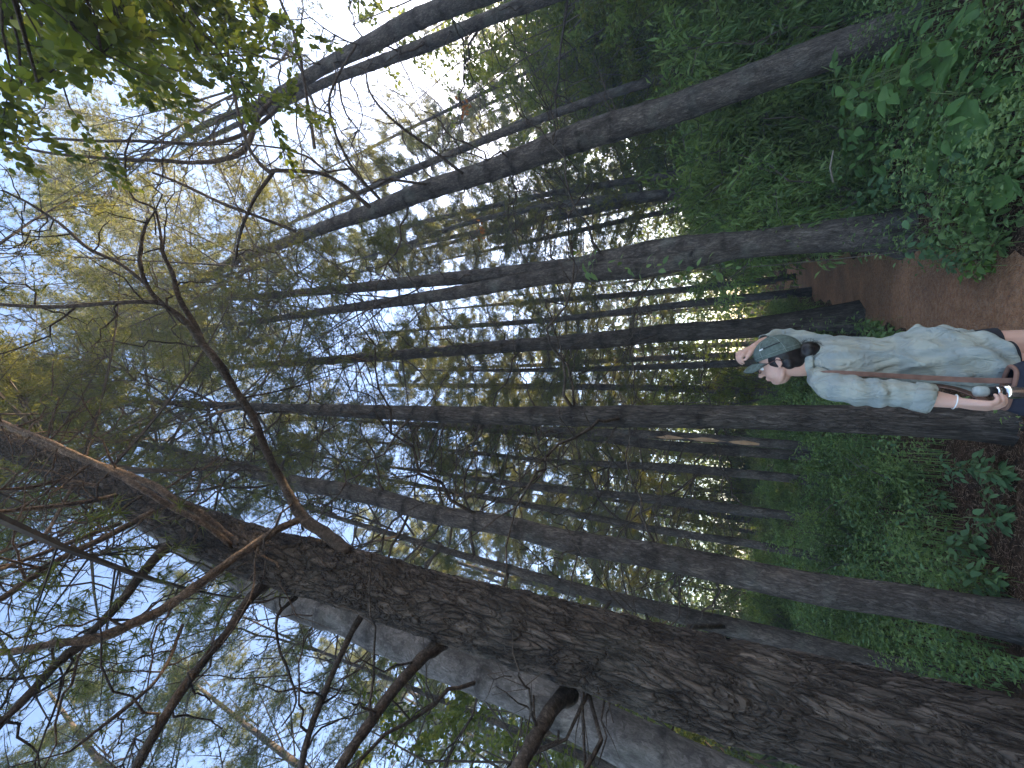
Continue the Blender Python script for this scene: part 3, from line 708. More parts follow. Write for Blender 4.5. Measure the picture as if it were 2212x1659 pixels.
# ------------------------------------------------------------------ understorey shrubs and bright young trees
def make_bush(seed, rx, h, nleaf, ll, lw, mat, stems=9, low=.15, shape='simple'):
    g = np.random.default_rng(seed); mb = MB(); P = []; D = []
    for k in range(stems):
        az = g.uniform(0, 6.28); r = rx * g.uniform(.2, 1); hh = h * g.uniform(.6, 1.05); n = 7; t = np.linspace(0, 1, n)
        w = np.cumsum(g.normal(size=(n, 3)), 0) * .04 * h; w -= w[0]
        pts = np.stack([math.cos(az) * r * t ** 1.3, math.sin(az) * r * t ** 1.3, hh * t - .05], 1) + w * [1, 1, .3]
        tube(mb, pts, .012 * h ** .5 * (1 - .8 * t) + .002, 4, 0, cap=False)
        for q in range(10):
            s = g.uniform(low, 1); i0 = min(n - 2, int(s * (n - 1))); b = pts[i0] * (1 - (s * (n - 1) - i0)) + pts[i0 + 1] * (s * (n - 1) - i0)
            d = unit(np.array([g.normal(), g.normal(), g.uniform(-.1, .7)])); tl = rx * g.uniform(.25, .6)
            tube(mb, np.array([b, b + d * tl * .5 + [0, 0, .02], b + d * tl]), [.004, .003, .002], 3, 0, cap=False)
            m = max(3, nleaf // (stems * 10)); u = g.uniform(.15, 1.05, (m, 1))
            P.append(b + d * tl * u + g.normal(size=(m, 3)) * ll * .5); D.append(unit(np.repeat(d[None], m, 0) + rdir(m, g) * .9 - [0, 0, .25]))
    P = np.vstack(P); D = np.vstack(D); n = len(P)
    Nn = unit(rdir(n, g) * .7 + [0, 0, 1]); L_ = ll * g.uniform(.6, 1.2, n)
    leaves(mb, P, D, Nn, L_, L_ * lw / ll, 1, shape)
    return mb.mesh('foliage', [BK_TWIG, mat], smooth=False)
BUSH = [make_bush(20 + k, .75, 1.0, 5200, .06, .026, [LEAF_COVER, LEAF_BUSH][k % 2]) for k in range(4)]
BUSHF = [make_bush(30 + k, 1.0, 1.3, 5200, .10, .030, [LEAF_BUSH, LEAF_COVER][k % 2]) for k in range(3)]
TALL = [make_bush(40 + k, 1.6, 4.6, 9000, .15, .055, [LEAF_BUSH, NEEDLE_B, LEAF_BUSH][k], stems=16, low=.05) for k in range(3)]
YOUNG = [make_bush(50 + k, 2.4, 8.0, 9000, .12, .075, LEAF_BIRCH, stems=14, low=.25) for k in range(2)]
gg = np.random.default_rng(5)
def shrub(x, y, me, s, label, group, cat='shrub', name='shrub', sz=None):
    if group and group.startswith('shrubs'):
        label = label.split(' in the ')[0].split(' right of')[0].split(' left of')[0].split(' along the')[0].split(' farther')[0] + (' far back ' if y > 9.5 else ' ') + zone(x, y, .7)
        label = label.replace('shrub deep', 'shrub').replace('slim path side pine', 'path side pine').replace('tall green', 'green').replace('low green', 'green')
        group = ('far ' if y > 9.5 else 'near ') + 'shrubs ' + zone(x, y, .7)
    t = empty(name, (x, y, float(gh(x, y)))); tag(t, label, cat, group); t.rotation_euler = (0, 0, gg.uniform(0, 6.28))
    put('foliage', me, t, sc=(s, s, sz or s)); return t
placed = []
def scatter(n, xr, yr, meshes, sr, label, group, gap=.8, fan=True, cat='shrub', name='shrub', m=.7, zs=1.0):
    c = 0; tr = 0
    while c < n and tr < 4000:
        tr += 1; Y = gg.uniform(*yr); X_ = gg.uniform(*xr) * (Y if fan else 1)
        if on_path(X_, min(Y, 27), m) or any(math.hypot(X_ - a, Y - b) < gap for a, b in placed) or math.hypot(X_, Y) < 3.6: continue
        placed.append((X_, Y)); s = gg.uniform(*sr)
        shrub(X_, Y, meshes[int(gg.integers(0, len(meshes)))], s, label, group, cat, name, s * zs * gg.uniform(.85, 1.15)); c += 1
scatter(26, (-1.15, -.12), (5.8, 10), BUSH, (.7, 1.05), 'green shrub in the thicket left of the woman', 'shrubs in the left thicket', zs=.95)
scatter(34, (-1.15, -.05), (9.5, 19), BUSHF, (.8, 1.15), 'green shrub farther back in the thicket left of the woman', 'shrubs at the back of the left thicket', gap=1.1)
scatter(12, (-.02, .14), (9, 19), BUSHF, (.6, .9), 'low green shrub along the far left edge of the path', 'shrubs along the far path', gap=.7, m=.3)
scatter(34, (.28, 1.1), (6.8, 11), BUSHF, (1.1, 1.6), 'green shrub in the thicket right of the path', 'shrubs in the right thicket', zs=1.5)
scatter(30, (.25, 1.0), (10.5, 20), BUSHF, (1.0, 1.7), 'tall green shrub farther back right of the path', 'shrubs at the back of the right thicket', gap=1.0, zs=1.7)
scatter(16, (-1.1, 1.2), (19, 27), BUSHF, (1.3, 2.0), 'dim green shrub deep in the forest', 'shrubs deep in the forest', gap=1.3)
for k, (x, y, s) in enumerate([(6.6, 6.0, .8), (8.0, 7.2, .95), (7.4, 4.6, .9), (9.6, 8.6, 1.1), (6.9, 9.3, .7), (9.2, 6.0, 1.1), (8.6, 11.2, .9), (11.5, 10.5, 1.1), (11.0, 7.3, 1.2)]):
    shrub(x, y, TALL[k % 3], s, 'dense dark green young tree in the leafy wall at the upper right edge', 'young trees in the right hand leafy wall', 'tree', 'young_tree')
for k, (x, y, s) in enumerate([(13, 11, 1.0), (15, 14, 1.1), (10.5, 14.5, .9), (17.5, 11.5, 1.2), (8, 17, .8), (19, 16, 1.2), (13, 19, 1.1), (22, 13, 1.3), (12.4, 13.0, 1.15), (9.3, 11.6, .75), (10.9, 12.2, .9), (15, 19.5, 1.8), (19.5, 17, 1.9), (18, 22.5, 2.0), (23.5, 19.5, 2.1), (14, 23, 1.7), (10.8, 9.4, 1.2), (12.4, 11.8, 1.4), (9.9, 10.6, .95), (16.5, 17.0, 1.2)]):  # a few are added in the sun's path to shade the near pine's trunk
    lb = 'tall distant' if s > 1.5 else ('small' if s < 1 else 'medium sized')
    shrub(x, y, YOUNG[k % 2], s, lb + ' backlit yellow green broadleaf tree in front of the low sun', lb + ' backlit broadleaf trees on the right', 'tree', 'broadleaf_tree')
shrub(-.1, 13.5, YOUNG[0], .62, 'small bright broadleaf tree between the path side pine and the trunk behind the woman', None, 'tree', 'broadleaf_tree')
for k, (x, y) in enumerate([(-8.5, 9), (-9.5, 12.5), (-6.8, 4.6)]):
    shrub(x, y, YOUNG[k % 2], 1.0, 'leafy broadleaf tree behind the branches of the huge near pine', 'broadleaf trees at the left', 'tree', 'broadleaf_tree')

gt = np.random.default_rng(12); c = 0
while c < 34:
    Y = gt.uniform(15, 30); X_ = gt.uniform(-1.1, .75) * Y
    if on_path(X_, min(Y, 27), 1.2): continue
    fr = 'near' if Y < 22 else 'far'
    shrub(X_, Y, [TALL[0], TALL[2], YOUNG[1]][c % 3], gt.uniform(.8, 1.25) * (.7 if c % 3 == 2 else 1.1), (fr == 'far') * 'distant ' + 'soft green young tree ' + zone(X_, Y, 2.5).replace('slim ', ''), fr + ' young trees ' + zone(X_, Y, 2.5), 'tree', 'young_tree'); c += 1

# far woodland closing the view
mb = MB(); n = 90000
Yf = g.uniform(27, 62, n); Xf = g.uniform(-1.5, 1.5, n) * Yf; Zf = 13.0 * g.random(n) ** 1.5 * (1 + .35 * np.sin(Xf * .35) + .2 * np.sin(Xf * 1.1 + Yf))
leaves(mb, np.stack([Xf, Yf, Zf], 1), rdir(n), rdir(n), .5 * g.uniform(.5, 1.2, n), .24, 0)
tag(mb.build('far_woodland', LEAF_COVER, smooth=False), 'dim green mass of far undergrowth closing the forest', 'undergrowth', kind='stuff')

# ------------------------------------------------------------------ ground cover (countless small plants) and fallen needles
def cover(n, xr, yr, hfun, ls, mat, lab, shape='simple', keep=None, up=.8, seed=1):
    g = np.random.default_rng(seed)
    Y = g.uniform(yr[0] ** .5, yr[1] ** .5, n) ** 2 if yr[0] >= 0 else g.uniform(*yr, n)
    X_ = g.uniform(*xr, n) * np.maximum(Y, 2.5)
    ok = ~on_path(X_, np.minimum(Y, 27), .05 + .25 * g.random(n) ** 2 * np.sign(g.normal(size=n)))
    cl = np.sin(X_ * 2.1 + 1.3 * np.sin(Y * 1.7)) * np.cos(Y * 2.3 + np.sin(X_ * 1.9)) + .45 * np.sin(X_ * 6.1 + Y * 4.7)
    ok &= (cl > -.75 + .5 * g.random(n))
    if keep is not None: ok &= keep(X_, Y, g)
    X_ = X_[ok]; Y = Y[ok]; cl = cl[ok]; m = len(X_)
    H = hfun(X_, Y) * (.65 + .35 * cl)
    Z_ = gh(X_, Y) + np.maximum(.02, H) * g.random(m) ** .6
    D = unit(np.stack([g.normal(size=m), g.normal(size=m), g.uniform(-.5, .5, m)], 1)); Nn = unit(rdir(m, g) * .55 + [0, -.15, up])
    L_ = ls(Y) * g.uniform(.5, 1.3, m)
    mb = MB(); leaves(mb, np.stack([X_, Y, Z_], 1), D, Nn, L_, L_ * .5, 0, shape)
    # stalks
    q = g.integers(0, m, m // 7); mb2 = None
    b = np.stack([X_[q], Y[q], gh(X_[q], Y[q])], 1); e = np.stack([X_[q], Y[q], Z_[q]], 1) + g.normal(size=(len(q), 3)) * .02
    w = np.array([.003, 0, 0]); V = np.stack([b - w, b + w, e], 1).reshape(-1, 3)
    mb.add(V, np.arange(len(V)).reshape(-1, 3), 0)
    return tag(mb.build('ground_cover', mat, smooth=False), lab, 'ground cover', kind='stuff')
bare = lambda X_, Y, g: ~((np.abs(X_ + .40 * Y) < .24) & (Y < 4.1)) & ~(((X_ + .75) / .55) ** 2 + ((Y - 4.1) / .9) ** 2 < 1 + .6 * g.random(len(X_)))
cover(95000, (-1.6, -.02), (2.2, 8.5), lambda x, y: .05 * y + .013 * y * y, lambda y: .032 + .003 * y, LEAF_COVER, 'fine green plants carpeting the forest floor left of the path', keep=bare, seed=61)
cover(9000, (-1.6, -.02), (2.2, 7), lambda x, y: .07 * y + .012 * y * y, lambda y: .055 + 0 * y, LEAF_BLUE, 'bluish green leafy weeds among the carpet left of the path', keep=bare, seed=65)
cover(110000, (-1.5, 1.4), (7.5, 24), lambda x, y: .8 + .03 * y, lambda y: .04 + .003 * y, LEAF_COVER, 'green undergrowth spreading under the pines farther back', seed=62)
cover(42000, (.12, 1.6), (2.4, 9), lambda x, y: .05 * y + .014 * y * y, lambda y: .04 + .002 * y, LEAF_COVER, 'dark green low plants on the floor right of the path', seed=63)
cover(5000, (.10, 1.6), (2.4, 7), lambda x, y: .10 + .05 * y, lambda y: .085 + 0 * y, LEAF_COVER, 'larger green leaves scattered on the floor right of the path', shape='oval', seed=64)
# fallen needles and twigs
mb = MB(); n = 110000; g = np.random.default_rng(71)
Y = g.uniform(1.0, 4.6, n) ** 2 * .9; Xn = g.uniform(-.9, 1.3, n) * np.maximum(1.2, Y * .5)
a = g.uniform(0, np.pi, n); ln = g.uniform(.025, .05, n) * (1 + Y * .05); D = np.stack([np.cos(a), np.sin(a), g.uniform(-.1, .18, n)], 1)
P = np.stack([Xn, Y, gh(Xn, Y) + .020], 1); S = unit(np.cross(D, [0, 0, 1.0])) * (.0009 + .0003 * Y)[:, None]
V = np.stack([P - S, P + S, P + D * ln[:, None]], 1).reshape(-1, 3); mb.add(V, np.arange(len(V)).reshape(-1, 3))
NEEDLE_DRY = leaf_mat('dry_needles', (.12, .055, .03), (.26, .135, .08), (.42, .27, .17), trans=.05, scale=9.0)
tag(mb.build('fallen_needles', NEEDLE_DRY, smooth=False), 'rusty fallen pine needles covering the path', 'needles', kind='stuff')

# ------------------------------------------------------------------ single larger plants by the path
def leafy_plant(base, h, nst, ll, mat, label, group, seed, ratio=.55, per=7, lean=(0, 0), name='leafy_plant'):
    g = np.random.default_rng(seed); t = empty(name, base); tag(t, label, 'plant', group)
    ms = MB(); ml = MB()
    for s in range(nst):
        az = g.uniform(0, 6.28); r = h * g.uniform(.1, .55); n = 8; u = np.linspace(0, 1, n)
        hh = h * g.uniform(.65, 1.05)
        pts = np.array(base) + np.stack([(math.cos(az) * r + lean[0]) * u ** 1.4, (math.sin(az) * r + lean[1]) * u ** 1.4, hh * u - .03], 1)
        tube(ms, pts, .005 * (1 - .6 * u) + .001, 5)
        P = []; D = []; NN = []
        for q in range(per):
            f = .3 + .7 * q / (per - 1); b = pts[min(n - 1, int(f * (n - 1)))]
            for sd in (0, 2.2, 4.3)[:2 if q % 2 else 3]:
                a2 = az + sd + q * 1.3 + g.uniform(-.4, .4); d = unit(np.array([math.cos(a2), math.sin(a2), g.uniform(-.1, .5)]))
                pet = ll * g.uniform(.3, .8)
                tube(ms, np.array([b, b + d * pet]), [.002, .0012], 3, cap=False)
                P.append(b + d * pet); D.append(unit(d * [1, 1, .2] + [0, 0, g.uniform(-.6, .05)])); NN.append(unit(np.array([g.normal() * .3, g.normal() * .3 - .1, 1])))
        P = np.array(P); L_ = ll * g.uniform(.6, 1.15, len(P))
        leaves(ml, P, np.array(D), np.array(NN), L_, L_ * ratio, 0, 'oval')
    ms.build('stem', STEM, t); ml.build('leaves', mat, t)
    return t
STEM = plain('green_stem', (.10, .13, .04), .6)
LEAF_BIGM = leaf_mat('large_leaves', (.055, .12, .03), (.085, .17, .042), (.12, .22, .06), trans=.3, scale=6.0)
def gxy(px_, py_, z_=0): p = atz(px_, py_, z_); return (float(p[0]), float(p[1]), float(gh(p[0], p[1])))
ps = [(2050, 300, .55, .15, LEAF_BIGM), (1960, 290, .8, .13, LEAF_BIGM), (2010, 190, .9, .16, LEAF_BIGM), (2080, 400, .45, .12, LEAF_BLUE), (1990, 400, .6, .13, LEAF_BLUE), (1930, 430, .6, .11, LEAF_BLUE),
      (2140, 470, .35, .09, LEAF_COVER), (2180, 520, .3, .07, LEAF_COVER), (2060, 520, .4, .09, LEAF_BLUE), (2100, 560, .26, .07, LEAF_BLUE), (2150, 560, .22, .06, LEAF_YEL), (2070, 120, .9, .17, LEAF_BIGM),
      (2160, 60, .8, .17, LEAF_BIGM), (1920, 340, .7, .12, LEAF_COVER), (2200, 380, .35, .1, LEAF_BIGM), (1960, 640, .0, .1, None), (1900, 470, .6, .1, LEAF_COVER), (2200, 200, .5, .14, LEAF_BIGM), (2180, 300, .4, .12, LEAF_BLUE)]
PLAB = ['broad leaved plant just behind the huge rounded leaves', 'tall broad leaved plant halfway between the leaning pine and the path', 'broad leaved plant against the foot of the thick leaning pine', 'bluish leafy plant between the huge rounded leaves and the path', 'bluish leafy plant in the middle of the patch right of the path', 'bluish leafy plant beside the foot of the twin stemmed pine',
        'small leaved plant near the lower right corner of the leaf patch', 'low pale green plant on the near right edge of the path', 'bluish plant leaning over the right edge of the path', 'low bluish plant spilling onto the path', 'small bright plant on the reddish path edge', 'tall large leaved plant at the upper right corner in front of the leaning pine',
        'large leaved plant in the far upper right corner of the photo', 'plant with green leaves below the shaded far thicket', 'leafy plant between the rounded leaves and the right picture edge', '', 'green plant hiding the base of the twin stemmed pine', 'leafy plant above the huge rounded leaves at the right picture edge', 'bluish leaves under the huge rounded leaves']
for k, (a_, b_, h, ll, m) in enumerate(ps):
    if m is None: continue
    leafy_plant(gxy(a_, b_), h, 4, ll, m, PLAB[k], None, 400 + k)
for k, (a_, b_, h, ll) in enumerate([(1905, 705, .35, .07), (1935, 725, .4, .08), (1965, 735, .45, .09), (1900, 735, .45, .08)]):
    leafy_plant(gxy(a_, b_), h, 5, ll, LEAF_COVER, 'low leafy plant beside the foot of the path side pine', 'plants at the foot of the path side pine', 430 + k)
WLAB = ['bluish weed in the middle of the carpet left of the bare litter', 'bluish weed by the foot of the knotty grey pine', 'bluish weed at the far end of the bare reddish litter', 'small weed at the near end of the bare reddish litter', 'tall bluish weed on the knotty grey pine side of the carpet', 'bluish weed at the very front of the green carpet', 'small weed growing in the bare reddish litter beside the trunk']
for k, (a_, b_, h, ll) in enumerate([(2130, 1180, .36, .07), (2180, 1260, .4, .08), (2060, 1080, .4, .065), (2190, 1030, .26, .07), (2020, 1200, .5, .07), (2190, 1120, .3, .07), (2120, 1010, .3, .06)]):
    leafy_plant(gxy(a_, b_), h, 4, ll, LEAF_BLUE, WLAB[k], None, 440 + k)

def big_leaf_plant(base, items, label, seed):
    """a plant of a few very large rounded leaves; items: (azimuth, reach, height, leaf length)"""
    g = np.random.default_rng(seed); t = empty('large_leaved_plant', base); tag(t, label, 'plant')
    for az, rc, hh, ll in items:
        h = np.array([math.cos(az), math.sin(az), 0]); s = np.array([-h[1], h[0], 0]); b = np.array(base)
        u = np.linspace(0, 1, 8); pts = b + h * (rc * u ** 1.5)[:, None] + np.array([0, 0, 1]) * (hh * u ** .8)[:, None]
        mb = MB(); tube(mb, pts, .007 * (1 - .4 * u), 6)
        nu, nv = 16, 15; U = np.linspace(0, 1, nu); Vv = np.linspace(-1, 1, nv)
        wid = .52 * np.sin(np.pi * np.clip(U * .94 + .06, 0, 1)) ** .55 * (1 - .25 * U)
        G = []
        for i_, uu in enumerate(U):
            for vv in Vv:
                y = ll * wid[i_] * vv * (1 + .05 * math.sin(uu * 23)); x = ll * (uu - .18 * (abs(vv) ** 2) * (uu < .3) * (1 - uu / .3))
                z = -.22 * ll * uu ** 2 + .10 * ll * abs(vv) * (1 - .5 * abs(vv)) + .02 * ll * math.sin(uu * 18 + abs(vv) * 6) * abs(vv)
                G.append(pts[-1] + h * x + s * y + np.array([0, 0, z]))
        i = np.arange(nu - 1)[:, None] * nv; j = np.arange(nv - 1)[None, :]
        m2 = MB(); m2.add(np.array(G), np.stack([i + j, i + nv + j, i + nv + j + 1, i + j + 1], -1).reshape(-1, 4))
        st = mb.build('stem', STEM, t); m2.build('leaf', LEAF_BIGM, t)
    return t
big_leaf_plant(gxy(2160, 230), [(-2.2, .2, .30, .36), (-.6, .2, .36, .32), (.9, .2, .36, .33), (2.6, .2, .32, .30), (3.6, .15, .28, .30)], 'plant with huge rounded dark leaves low at the right edge', 3)
big_leaf_plant(gxy(2200, 400), [(-2.0, .12, .18, .24), (-.3, .14, .2, .22), (1.4, .14, .24, .24), (3.0, .1, .2, .24)], 'smaller plant with rounded leaves nearer the path', 4)

# pale fallen sticks in the right thicket
for k, (a_, b_, z_, c_, d_, e_) in enumerate([(1800, 395, .35, 1800, 325, .5), (1745, 425, .6, 1765, 400, .55), (1700, 330, 1.0, 1725, 290, .9), (1560, 30, 2.2, 1500, 130, 2.4)]):
    p0, p1 = atz(a_, b_, 0), None
    Yk = [6.2, 7.0, 8.0, 7.0][k]
    p0 = at(a_, b_, Yk); p1 = at(c_, d_, Yk - .15); mb = MB(); m_ = (p0 + p1) / 2 + np.array([0, 0, .03])
    tube(mb, np.array([p0, m_, p1]), [.012, .011, .007], 7)
    tag(mb.build('stick', plain('dry_stick_%d' % k, (.24, .20, .155), .9), loc=tuple((p0 + p1) / 2)), ['pale dry stick caught upright in the thicket right of the path', 'short pale stick in the shade below the leaning pine', 'pale broken stick against the foot of the far thicket', 'long pale dead stick in the leafy wall at the right edge'][k], 'stick')

# ------------------------------------------------------------------ thin sapling in front of the twin stemmed pine
def sapling(rows, nl, ll, mat, label, seed, name='sapling'):
    g = np.random.default_rng(seed)
    Q = np.array([[*at(a, b, Y), r] for a, b, Y, r in rows]); S = spline(Q, .05)
    base = Q[0, :3].copy(); base[2] = float(gh(base[0], base[1])); t = empty(name, base); tag(t, label, 'sapling')
    mb = MB(); tube(mb, S[:, :3], S[:, 3], 6); mb.build('stem', BK_TWIG, t)
    k = len(S); i0 = g.integers(int(k * .45), k, nl); n = nl
    az = g.uniform(0, 6.28, n); d = np.stack([np.cos(az), np.sin(az) * .6, g.uniform(-.2, .3, n)], 1)
    P = S[i0, :3] + d * g.uniform(.03, .16, (n, 1)); L_ = ll * g.uniform(.6, 1.2, n)
    m2 = MB(); leaves(m2, P, unit(d + [0, 0, -.5]), unit(rdir(n, g) * .5 + [0, -.6, .7]), L_, L_ * .5, 0, 'oval')
    for q in range(n): tube(m2, np.array([S[i0[q], :3], P[q]]), [.002, .001], 3, cap=False)
    m2.build('leaves', mat, t)
sapling([(1985, 540, 5.4, .006), (1800, 560, 5.3, .005), (1600, 578, 5.1, .004), (1450, 582, 5.0, .004), (1300, 570, 5.0, .003), (1235, 565, 5.0, .002)], 46, .11, LEAF_COVER, 'thin leafy sapling rising in front of the twin stemmed pine', 91)

# ------------------------------------------------------------------ broadleaf branches hanging over the view from the right
tb = empty('broadleaf_tree', (4.6, -.4, 0)); tag(tb, 'broadleaf tree whose leafy branches hang in from the upper right corner', 'tree')
mb = MB(); S = spline(np.array([[4.6, -.4, -.1, .13], [4.5, -.3, 2, .11], [4.2, 0, 4.2, .09], [4.0, .3, 6.5, .07], [3.8, .5, 9, .03]]), .15); tube(mb, S[:, :3], S[:, 3], 14, 0, 0.0); mb.build('trunk', BK_BACK, tb, att='knot')
g = np.random.default_rng(15)
def leafy_limb(start, targets, ll, nleaf, seed, spread, mat=LEAF_BIRCH):
    g = np.random.default_rng(seed); mb = MB(); ml = MB(); P = []; D = []
    start = np.array(start, float)
    for tg in targets:
        tg = np.array(tg); n = 10; u = np.linspace(0, 1, n)[:, None]; w = np.cumsum(g.normal(size=(n, 3)), 0) * .03; w -= w[0]
        pts = start * (1 - u) + tg * u + np.array([0, 0, .35]) * np.sin(np.pi * u) + w
        tube(mb, pts, (.016 * (1 - u[:, 0] * .8) + .002), 6)
        for q in range(9):
            s = g.uniform(.4, 1.0); c = pts[min(n - 1, int(s * n))]; d = unit(g.normal(size=3) * [1, 1, .5]); tl = spread * g.uniform(.4, 1)
            e = c + d * tl; tube(mb, np.array([c, (c + e) / 2 + g.normal(size=3) * .02, e]), [.004, .003, .0015], 4, cap=False)
            m = nleaf // (9 * len(targets)); v = g.uniform(.1, 1.1, (m, 1)); P.append(c + d * tl * v + g.normal(size=(m, 3)) * ll * .45); D.append(unit(np.repeat(d[None], m, 0) + rdir(m, g) * .8 + [0, 0, -.3]))
    P = np.vstack(P); n = len(P); L_ = ll * g.uniform(.6, 1.15, n)
    leaves(ml, P, np.vstack(D), unit(rdir(n, g) * .7 + [0, 0, 1]), L_, L_ * .58, 0, 'oval')
    o = mb.build('branch', BK_BRANCH, tb); ml.build('leaves', mat, o)
def T(px_, py_, z_): return atz(px_, py_, z_)
leafy_limb((4.35, -.1, 3.6), [T(60, 30, 4.1), T(170, 60, 4.0), T(260, 110, 4.0), T(90, 150, 4.2), T(210, 190, 4.1)], .068, 1000, 1, .36)
leafy_limb((4.2, 0, 4.3), [T(20, 100, 5.2), T(120, 20, 5.2), T(330, 60, 5.0), T(300, 170, 5.2), T(420, 90, 4.9), T(40, 200, 5.6)], .066, 3400, 2, .5)
leafy_limb((4.1, .2, 5.0), [T(150, 250, 6.2), T(0, 260, 6.6), T(380, 190, 6.0), T(480, 130, 5.8), T(560, 210, 5.6), T(460, 40, 5.6), T(620, 60, 5.2)], .068, 4200, 3, .6)
leafy_limb((4.05, .3, 6.2), [T(60, 100, 8), T(200, 40, 8), T(300, 120, 7.6), T(100, 220, 8), T(400, 10, 7.2), T(540, 40, 6.6), T(620, 160, 6.4), T(640, 250, 6.2)], .075, 5600, 4, .8)

# rusty leaves on broken twigs
for k, (a_, b_, Y) in enumerate([(1005, 232, 7), (1040, 498, 7.5)]):
    g = np.random.default_rng(k); c = at(a_, b_, Y); m2 = MB(); n = 16
    leaves(m2, c + g.normal(size=(n, 3)) * .09, unit(rdir(n, g) - [0, 0, .6]), rdir(n, g), .1, .055, 0, 'oval')
    tube(m2, np.array([c + [0, 0, .1], c + [.2, .15, .35], c + [.5, .4, .5]]), [.003, .005, .006], 4)
    tag(m2.build('dead_leaf_cluster', LEAF_RUST, loc=tuple(c)), ['cluster of rusty orange dead leaves hanging in the bright gap at the right', 'small cluster of orange dead leaves between the slim trunks right of the twin pine'][k], 'dead leaves')

# ------------------------------------------------------------------ the woman in the pale shirt
def ellip(mb, c, ax, r, n=20, mi=0):
    """ellipsoid; ax = 3x3 rows of unit axes, r = 3 radii"""
    ax = np.asarray(ax, float); th = np.linspace(0, np.pi, n)[:, None]; ph = np.linspace(0, 2 * np.pi, 2 * n, endpoint=False)[None, :]
    a = np.sin(th) * np.cos(ph); b = np.sin(th) * np.sin(ph); d = np.cos(th) * np.ones_like(ph)
    V = np.asarray(c) + a[..., None] * ax[0] * r[0] + b[..., None] * ax[1] * r[1] + d[..., None] * ax[2] * r[2]
    m = 2 * n; i = np.arange(n - 1)[:, None] * m; j = np.arange(m)[None, :]; j2 = (j + 1) % m
    mb.add(V.reshape(-1, 3), np.stack([i + j, i + m + j, i + m + j2, i + j2], -1).reshape(-1, 4), mi)
def limb(mb, pts, rad, n=18, step=.02):
    Q = spline(np.hstack([np.array(pts, float), np.array(rad, float)[:, None]]), step)
    tube(mb, Q[:, :3], Q[:, 3], n)
    for e in (0, -1): ellip(mb, Q[e, :3], np.eye(3), [Q[e, 3]] * 3, 10)
def remeshed(mb, name, mat, parent, voxel, smooth=6, attrs=None):
    o = mb.build(name, mat, parent)
    m = o.modifiers.new('r', 'REMESH'); m.mode = 'VOXEL'; m.voxel_size = voxel; m.use_smooth_shade = True
    s = o.modifiers.new('s', 'SMOOTH'); s.factor = .5; s.iterations = smooth
    dg = bpy.context.evaluated_depsgraph_get(); ev = o.evaluated_get(dg)
    me = bpy.data.meshes.new_from_object(ev); old = o.data
    o.modifiers.clear(); o.data = me; me.name = name; bpy.data.meshes.remove(old)
    for p in me.polygons: p.use_smooth = True
    return o
def skin_mat():
    m, nt, b, out = new_mat('skin'); L = nt.links
    n = N(nt, 'ShaderNodeTexNoise', Scale=9.0, Detail=6.0); L.new(coords(nt), n.inputs['Vector'])
    cr = ramp(nt, [(.3, (.46, .26, .19)), (.5, (.56, .34, .26)), (.7, (.62, .36, .29))], n.outputs[0])
    L.new(cr.outputs[0], b.inputs['Base Color']); b.inputs['Roughness'].default_value = .5
    b.inputs['Subsurface Weight'].default_value = .12; b.inputs['Subsurface Radius'].default_value = (.02, .008, .004)
    f = N(nt, 'ShaderNodeTexNoise', Scale=240.0, Detail=3.0); L.new(coords(nt), f.inputs['Vector'])
    bp = N(nt, 'ShaderNodeBump', Strength=.2, Distance=.001); L.new(f.outputs[0], bp.inputs['Height']); L.new(bp.outputs[0], b.inputs['Normal'])
    return m
